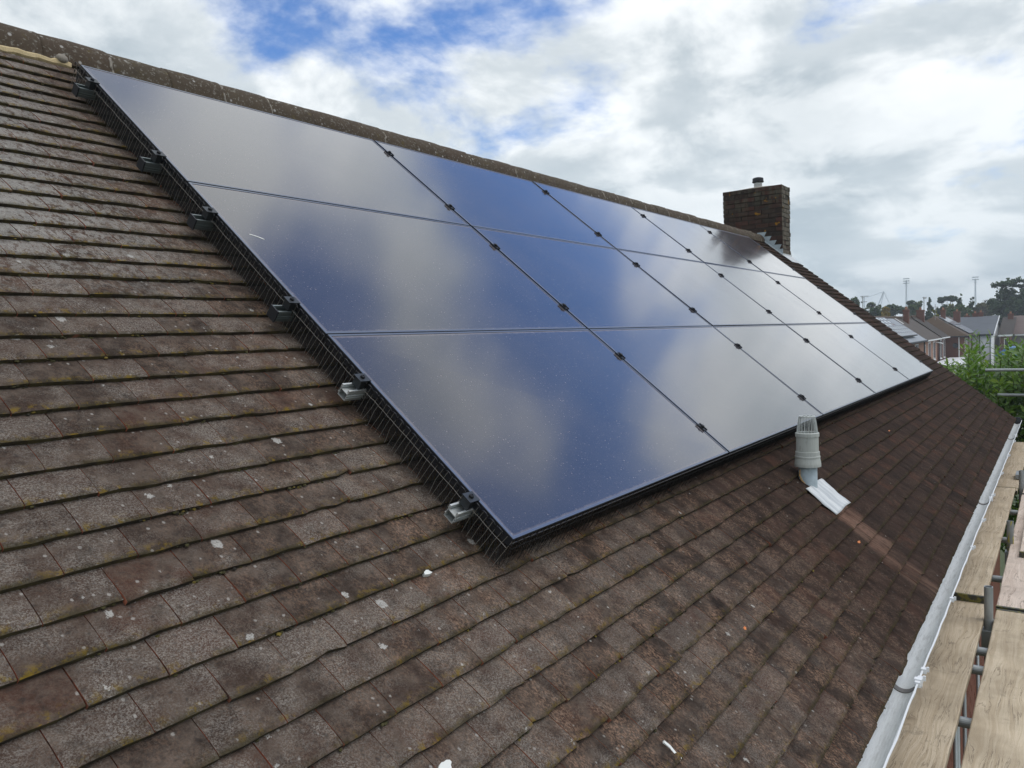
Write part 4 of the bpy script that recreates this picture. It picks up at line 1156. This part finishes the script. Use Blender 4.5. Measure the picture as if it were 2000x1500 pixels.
# slate-grey roof facing the camera, white rendered wall
h5 = empty('rendered_house', (112, 4, 0)); tag(h5, 'white rendered house with a smooth slate-grey roof slope facing the camera', 'house', GH)
mb = MB(); mb.box(104.3, 122, 3.0, 9.5, 0, ZE - .1); mb.prism([(104.6, 3.0, ZE - .1), (122, 3.0, ZE - .1), (113.2, 3.0, 7.0)], (0, .2, 0)); w5 = mb.build('wall', M_RENDER, h5); fix_normals(w5)
mb = MB(); mb.add([(103.9, 2.75, ZE), (103.9, 9.5, ZE), (113.2, 9.5, 7.12), (113.2, 2.75, 7.12), (122.5, 9.5, ZE), (122.5, 2.75, ZE)], [(0, 3, 2, 1), (3, 5, 4, 2)])
rf5 = mb.build('roof', M_ROOF_GREY, h5); rf5.modifiers.new('t', 'SOLIDIFY').thickness = .12
mb = MB(); mb.box(103.78, 103.89, 2.75, 9, ZE - .2, ZE - .06); mb.build('gutter', M_DARKTRIM, h5)
mb = MB(); mb.prism([(103.9, 2.70, ZE + .03), (113.2, 2.70, 7.15), (113.2, 2.70, 6.9), (103.9, 2.70, ZE - .22)], (0, -.06, 0)); o = mb.build('bargeboard', M_UPVC, h5); fix_normals(o)
mb = MB(); mb.tube([(104.2, 4.15, 4.8), (104.2, 4.15, 0)], .05, 6); mb.tube([(104.2, 3.1, 4.8), (104.2, 3.1, 0)], .04, 6); mb.build('downpipe', M_DARKTRIM, h5)
chimney_far(h5, 113.4, 6.2, 7.0, .6, .55, .30, 1); chimney_far(h5, 113.4, 5.3, 7.0, .6, .55, .55, 1); chimney_far(h5, 113.4, 4.68, 7.0, .6, .5, .62, 1)
# pinkish-brown roofed house at the right edge
h6 = empty('end_house', (120, -1, 0)); tag(h6, 'brown-roofed house with grey rendered front at the right edge', 'house', GH)
mb = MB(); mb.box(114.0, 126, -7, 1.5, 0, ZE - .3); mb.build('wall', M_GREYRENDER, h6)
mb = MB(); mb.box(109.5, 113.9, 1.4, 2.4, 0, ZE - .25); mb.build('porch_wall', M_BRICK_RED, h6)
mb = MB(); mb.add([(113.5, -8, ZE - .25), (113.5, 1.8, ZE - .25), (119.8, 1.8, 7.05), (119.8, -8, 7.05), (126.4, 1.8, ZE), (126.4, -8, ZE)], [(0, 3, 2, 1), (3, 5, 4, 2)]); o = mb.build('roof', M_ROOF_PINK, h6); o.modifiers.new('t', 'SOLIDIFY').thickness = .12
mb = MB(); mb.add([(109.3, 1.1, ZE - .2), (109.3, 2.6, ZE - .1), (119, 2.6, 6.9), (119, 1.1, 6.9)], [(0, 3, 2, 1)]); o = mb.build('porch_roof', M_ROOF_DARK, h6); o.modifiers.new('t', 'SOLIDIFY').thickness = .12
mb = MB(); mb.box(113.35, 113.49, -8, 1.1, ZE - .45, ZE - .28); mb.box(109.15, 109.29, 1.1, 2.6, ZE - .42, ZE - .22); mb.build('gutter', M_UPVC, h6)
class _W: pass
win(h6, None, (114.0, -1.0, 3.9), .7, 1.4, '-x', 1); win(h6, None, (109.5, 1.75, 3.6), .5, 1.5, '-x', 1); win(h6, None, (114.0, -3.0, 3.9), 1.4, 1.4, '-x', 2)
mb = MB(); mb.box(113.6, 113.95, -2.3, -1.7, 0, 4.6); mb.build('brick_pier', M_BRICK_FAR, h6)
chimney_far(h6, 118.0, 1.7, 6.9, .6, .6, .45, 1)

# solar panels on those roofs
def far_pv(x0, x1, a0, a1, label, ye, yr, ze, zr_, nx, ny, lift=.14, group='pale solar panels on the far roofs'):
    z = lambda a: ze + (zr_ - ze) * a + lift; y = lambda a: ye + (yr - ye) * a - lift * .3
    pan = empty('roof_solar_panel', ((x0 + x1) / 2, y(a0), z(a0))); tag(pan, label, 'solar panel', group)
    mb = MB(); V = [(x0, y(a0), z(a0)), (x1, y(a0), z(a0)), (x1, y(a1), z(a1)), (x0, y(a1), z(a1))]
    mb.add(V, [(0, 1, 2, 3)]); mb.add([(x, q, r_ - .10) for x, q, r_ in V] + V, [(0, 1, 5, 4), (1, 2, 6, 5), (2, 3, 7, 6), (3, 0, 4, 7)], 1)
    mb.build('glass', [M_FARPV, M_DARKTRIM], pan)
    mb = MB(); L = lambda fx, fa: Vector((x0 + (x1 - x0) * fx, y(a0 + (a1 - a0) * fa), z(a0 + (a1 - a0) * fa) + .012))
    for i in range(nx + 1): mb.tube([L(i / nx, 0), L(i / nx, 1)], .022, 4)
    for i in range(ny + 1): mb.tube([L(0, i / ny), L(1, i / ny)], .022, 4)
    mb.build('cell_lines', M_FARPV_LINE, pan)
far_pv(63.5, 72.5, .46, .93, 'upper solar panel bank on the house half hidden by the verge', YE, YR, ZE, ZR, 6, 4)
far_pv(65.5, 74.2, .12, .50, 'lower solar panel bank, set slightly forward, on the house half hidden by the verge', YE, YR, ZE, ZR, 8, 3, .30)
for (x0, x1, a0, a1, l) in ((98.6, 102.2, .50, .90, 'upper near one of four panels on the hipped corner house'), (102.3, 106, .50, .90, 'upper far one of four panels on the hipped corner house'), (98.6, 102.2, .06, .46, 'lower near one of four panels on the hipped corner house'), (102.3, 106, .06, .46, 'lower far one of four panels on the hipped corner house')):
    far_pv(x0, x1, a0, a1, l, hy0, ym, ZE, zh, 2, 1, .12)
# white flat-roofed extension behind the laurel
ex = MB(); ex.box(78, 98, 3.7, 6.2, 0, 2.6); ex_o = ex.build('extension', M_RENDER, None, origin=(88, 4.9, 0)); tag(ex_o, 'low white flat-roofed extension behind the laurel and the roof verge', 'extension')
lid_ = MB(); lid_.box(77.8, 98.2, 3.55, 6.25, 2.602, 2.70); lid_.build('flat_roof', M_UPVC, ex_o)
cn = MB(); cn.box(99, 104, -1.5, 2.3, 0, 2.6); cno = cn.build('garden_shelter', M_GREYRENDER, None, origin=(101, .5, 0)); tag(cno, 'pale garden shelter with blue cover below the rendered house', 'shelter')
cb2 = MB(); cb2.prism([(98.7, -1.7, 2.605), (98.7, 2.4, 2.605), (98.7, 1.3, 3.5), (98.7, -.5, 3.5)], (5.6, 0, 0)); o = cb2.build('blue_cover', plain('blue_tarpaulin', (.08, .22, .50), .5), cno); fix_normals(o)

# ================================================================== FAR TREES
def tree(name, label, x, y, h, lobes, m, nleaf, ls, seed, trunk=True, flat=.0, group='trees beyond the houses', branches=0):
    r_ = random.Random(seed); t = empty(name, (x, y, 0)); tag(t, label, 'tree', group)
    tb = MB(); tb.tube([(x, y, 0), (x + r_.gauss(0, .1), y, h * .35), (x + r_.gauss(0, .2), y + r_.gauss(0, .2), h * .7)], [h * .025 + .06, h * .02 + .04, .05], 8)
    for (lx, ly, lz, rx, rz) in lobes[:8]: tb.tube([(x, y, h * .35), (x + lx * .5, y + ly * .6, (h * .35 + lz) / 2 + .3), (x + lx, y + ly, lz)], [.12, .08, .03], 5)
    for b in range(branches):
        l = r_.choice(lobes); a = r_.random() * 6.28
        tb.tube([(x + l[0] * .4, y + l[1] * .4, l[2] - l[4] * .8), (x + l[0] + math.cos(a) * l[3] * .6, y + l[1] + math.sin(a) * l[3] * .9, l[2] + l[4] * r_.uniform(.2, 1.1))], [.07, .02], 4)
    tb.build('trunk', M_BARK, t)
    cr = MB(); tot = sum(l[3] ** 2 for l in lobes)
    for (lx, ly, lz, rx, rz) in lobes:
        n = int(nleaf * rx * rx / tot)
        subs = [(r_.gauss(0, .62), r_.gauss(0, .62), r_.gauss(0, .62), r_.uniform(.12, .34)) for _ in range(12)]
        for i in range(n):
            sb = r_.choice(subs); q = Vector((sb[0] + r_.gauss(0, sb[3]), sb[1] + r_.gauss(0, sb[3]), sb[2] + r_.gauss(0, sb[3])))
            if q.length > 1.4: q *= 1.4 / q.length
            c_ = Vector((x + lx + q.x * rx, y + ly + q.y * rx, lz + q.z * rz))
            nrm = Vector((r_.gauss(0, 1), r_.gauss(0, 1), r_.gauss(.4, 1))).normalized(); a_ = nrm.orthogonal().normalized(); b_ = nrm.cross(a_)
            s_ = ls * r_.uniform(.6, 1.3); k_ = r_.uniform(.5, .9)
            rn = min(.999, max(.001, .5 + .33 * q.z + r_.gauss(0, .2)))
            cr.add([c_ + a_ * s_, c_ + b_ * s_ * k_, c_ - a_ * s_ * .8, c_ - b_ * s_ * k_], [(0, 1, 2, 3)], 0, rn)
    cr.build('crown', m, t)
    return t
def at(px_, D):       # ground position that appears at picture column px_ (2000 px wide), D metres away
    f_ = 1530.; fw = Vector((.816402, .574728, 0)); rt_ = Vector((.573443, -.818344, 0))
    q = CAM + (fw + rt_ * ((px_ - 1000) / f_)) * D; return q.x, q.y
def hz_(px_, py, D):  # height at that distance
    hy = 663.58 - (px_ - 1000) * .03852; return 6.443 + (hy - py) / 1530. * D
def W_(p, D): return p / 1530. * D
TREES = [
 # name, label, column, top row, half width px, distance, kind, lobes style
 ('evergreen_tree', 'dark bushy tree just showing over the roof verge', 1672, 588, 16, 150, M_LF_DARK, 'round', 11),
 ('airy_tree', 'thin airy tree with pale gappy leaves left of the golden tree', 1712, 591, 20, 150, M_LF_PALE, 'airy', 12),
 ('dark_shrub_tree', 'low dark tree at the foot of the airy tree', 1710, 607, 15, 140, M_LF_DARK, 'round', 13),
 ('golden_tree', 'small round golden-yellow tree behind the first far ridge', 1731, 606, 8.5, 125, M_LF_GOLD, 'round', 14),
 ('pine_tree', 'dark layered pine left of the first far chimney', 1757, 592, 22, 170, M_LF_DARK, 'layered', 15),
 ('pine_tree', 'dark pine crown just right of the three-row floodlight mast', 1781, 593, 11, 172, M_LF_DARK, 'round', 16),
 ('pale_tree', 'pale green rounded tree between two far chimneys', 1796, 590, 13, 160, M_LF_PALE, 'airy', 17),
 ('green_tree', 'mid green tree filling in beside the pale tree', 1783, 601, 9, 150, M_LF_MID, 'round', 18),
 ('conifer_tree', 'dark pointed conifer right of the twin chimney', 1818, 590, 9, 150, M_LF_DARK, 'cone', 19),
 ('yellow_tree', 'small bright yellow-green tree beside the pointed conifer', 1829, 605, 6, 120, M_LF_YELLOW, 'airy', 20),
 ('evergreen_tree', 'dark low evergreen behind the bright yellow-green tree', 1841, 598, 10, 160, M_LF_DARK, 'layered', 21),
 ('umbrella_pine', 'flat-topped pine standing above the olive-yellow tree', 1853, 583, 14, 175, M_LF_DARK, 'flat', 22),
 ('olive_tree', 'olive-yellow rounded tree below the flat-topped pine', 1858, 592, 11, 155, M_LF_YELLOW, 'dull', 23),
 ('conifer_tree', 'broad dark conifer above the corner house panels', 1876, 587, 12, 150, M_LF_DARK, 'cone', 24),
 ('conifer_tree', 'second dark conifer nearer the right floodlight mast', 1895, 591, 12, 152, M_LF_DARK, 'cone', 25),
 ('green_tree', 'mid green tree mass under the two dark conifers', 1872, 603, 26, 145, M_LF_MID, 'round', 26),
 ('scrub_tree', 'olive-brown scrubby trees left of the large dark oak', 1922, 596, 18, 165, M_LF_OLIVE, 'round', 27),
 ('bare_tree', 'thin nearly bare tree rising from the olive-brown scrub', 1925, 588, 9, 160, M_LF_OLIVE, 'bare', 28),
 ('oak_tree', 'large dark spreading oak at the right edge of the skyline', 1985, 550, 42, 140, M_LF_DARK, 'oak', 29),
]
for (nm, lab, cx, ty, hw, D, m, sty, sd) in TREES:
    x, y = at(cx, D); h = hz_(cx, ty - 4, D); wd = W_(hw, D) * 1.12; r_ = random.Random(sd); lobes = []; zb = 2.5
    nl, ls, br = 5200, .27, 0
    if sty == 'round':
        for k in range(9): a = r_.random() * 6.28; q = r_.random() ** .6 * wd * .65; f = r_.random(); lobes.append((0 + math.cos(a) * q * .6, math.sin(a) * q, zb + (h - zb) * (.25 + .6 * f) - .15 * q, wd * .45, (h - zb) * .17))
        lobes.append((0, 0, h - wd * .30, wd * .5, wd * .28))
    elif sty == 'airy':
        nl, ls, br = 2600, .20, 26
        for k in range(10): a = r_.random() * 6.28; q = r_.random() ** .5 * wd * .75; lobes.append((math.cos(a) * q * .6, math.sin(a) * q, zb + (h - zb) * r_.uniform(.45, .92), wd * .26, wd * .22))
    elif sty == 'layered':
        for k in range(9): q = r_.uniform(-.75, .75) * wd; lobes.append((r_.gauss(0, wd * .2), q, h - .5 - abs(q) * .35 - r_.random() * (h - 4) * .45, wd * .40, .45))
        nl = 4600
    elif sty == 'cone':
        for k in range(9): f = k / 8; lobes.append((r_.gauss(0, .15), r_.gauss(0, wd * .18), zb + (h - zb) * (.2 + .78 * f), wd * (1.05 - .88 * f), (h - zb) * .09))
        nl = 5200
    elif sty == 'flat':
        for k in range(7): q = r_.uniform(-.8, .8) * wd; lobes.append((r_.gauss(0, .4), q, h - .45 - abs(q) * .22, wd * .36, .40))
        nl, br = 2600, 8
    elif sty == 'dull':
        m = M_LF_OLIVE if False else leaf_m('dull_yellow_leaf', (.075, .09, .022), (.11, .12, .026), (.15, .15, .03), .6, .2, .25)
        for k in range(8): a = r_.random() * 6.28; q = r_.random() * wd * .6; lobes.append((math.cos(a) * q, math.sin(a) * q, zb + (h - zb) * r_.uniform(.35, .85), wd * .45, (h - zb) * .15))
    elif sty == 'bare':
        nl, ls, br = 160, .12, 60
        for k in range(8): a = r_.random() * 6.28; q = r_.random() * wd * .8; lobes.append((math.cos(a) * q, math.sin(a) * q, zb + (h - zb) * r_.uniform(.6, .95), wd * .4, wd * .3))
    elif sty == 'oak':
        nl, ls, br = 17000, .25, 20
        for k in range(44): a = r_.random() * 6.28; q = r_.random() ** .5 * wd * .85; z_ = zb + (h - zb) * r_.uniform(.12, .84); z_ -= .22 * q; lobes.append((math.cos(a) * q * .7, math.sin(a) * q, max(2.5, z_), wd * .25, wd * .21))
        for k in range(5): q = (k - 2) / 2 * wd * .6; lobes.append((0, q, h - wd * .12 - abs(q) * .18, wd * .22, wd * .16))
    tree(nm, lab, x, y, h, lobes, m, nl, ls, sd, branches=br)

# ================================================================== FLOODLIGHTS, STADIUM MAST, AERIALS
def flood(label, cx, ty, rows, D):
    x, y = at(cx, D); h = hz_(cx, ty, D); o = empty('floodlight_mast', (x, y, 0)); tag(o, label, 'floodlight', 'stadium floodlight masts')
    mb = MB(); mb.tube([(x, y, 0), (x, y, h - .8)], [.62, .34], 10); mb.build('pole', M_FLOOD, o)
    for k in range(rows):
        z = h - .2 - k * 1.15
        mb = MB(); mb.box(x - .25, x + .25, y - 1.55, y + 1.55, z - .10, z + .05)
        for i in range(6): mb.box(x - .55, x - .15, y - 1.5 + i * .5, y - 1.1 + i * .5, z + .06, z + .42)
        mb.build('lamp_row', M_FLOOD, o)
    mb = MB(); mb.box(x - .4, x + .4, y - .9, y + .9, h - .3 - rows * 1.15, h - .15 - rows * 1.15); mb.build('platform', M_FLOOD, o)
flood('tall pale floodlight mast with three lamp rows above the pines', 1772, 545, 3, 400)
flood('tall pale floodlight mast with two lamp rows left of the large oak', 1906, 542, 2, 400)
D = 420.
def wp(cx, cy): x, y = at(cx, D); return Vector((x, y, hz_(cx, cy, D)))
tp = wp(1728, 570); x, y = at(1722, D)
ms = empty('stadium_mast', (x, y, 0)); tag(ms, 'slanting grey roof mast with stay cables far behind the airy tree', 'mast')
mb = MB(); f1 = wp(1706, 622); f2 = wp(1716, 622); mb.tube([f1, tp], .30, 6); mb.tube([f2, tp + Vector((1, 0, 0))], .2, 6); mb.build('mast', M_FLOOD, ms)
for q in (wp(1690, 583), wp(1742, 600)):
    mb = MB(); mb.tube([tp, q], .14, 5); mb.build('stay_cable', M_FLOOD, ms)
mb = MB(); q = wp(1690, 583); mb.tube([Vector((q.x, q.y, 0)), q], .35, 6); mb.build('anchor_post', M_FLOOD, ms)
def aerial(label, cx, ty, D, arms):
    x, y = at(cx, D); h = hz_(cx, ty, D); o = empty('aerial_pole', (x, y, 0)); tag(o, label, 'aerial', 'television aerials over the far roofs')
    mb = MB(); mb.tube([(x, y, 0), (x, y, h)], .05, 6); mb.build('pole', M_GREYRENDER, o)
    mb = MB()
    for (z, a, b) in arms: mb.tube([(x, y + a, h - z), (x, y + b, h - z)], .045, 5)
    mb.build('arms', M_GREYRENDER, o)
aerial('thin television aerial at the left of the far skyline', 1687, 578, 115, ((.1, .3, -.8), (.3, .2, -.3), (.9, .2, -.6)))
aerial('thin television aerial between the pale tree and the pointed conifer', 1806, 580, 115, ((.1, .2, -.4), (.25, .1, -.3)))

# ================================================================== AIR
hb = MB(); hb.box(-40, 620, -160, 220, -1.0, 34.)
hazeo = hb.build('haze', bpy.data.materials.new('thin_haze'), None); tag(hazeo, kind='stuff')
hm = hazeo.data.materials[0]; hm.use_nodes = True; ht = NT(hm.node_tree); ht.n.clear()
hv = ht.new('ShaderNodeVolumePrincipled'); hv.inputs['Color'].default_value = (.86, .92, 1.0, 1); hv.inputs['Density'].default_value = .0008
ho = ht.new('ShaderNodeOutputMaterial'); ht.l.new(hv.outputs[0], ho.inputs['Volume'])
scene.cycles.volume_bounces = 0
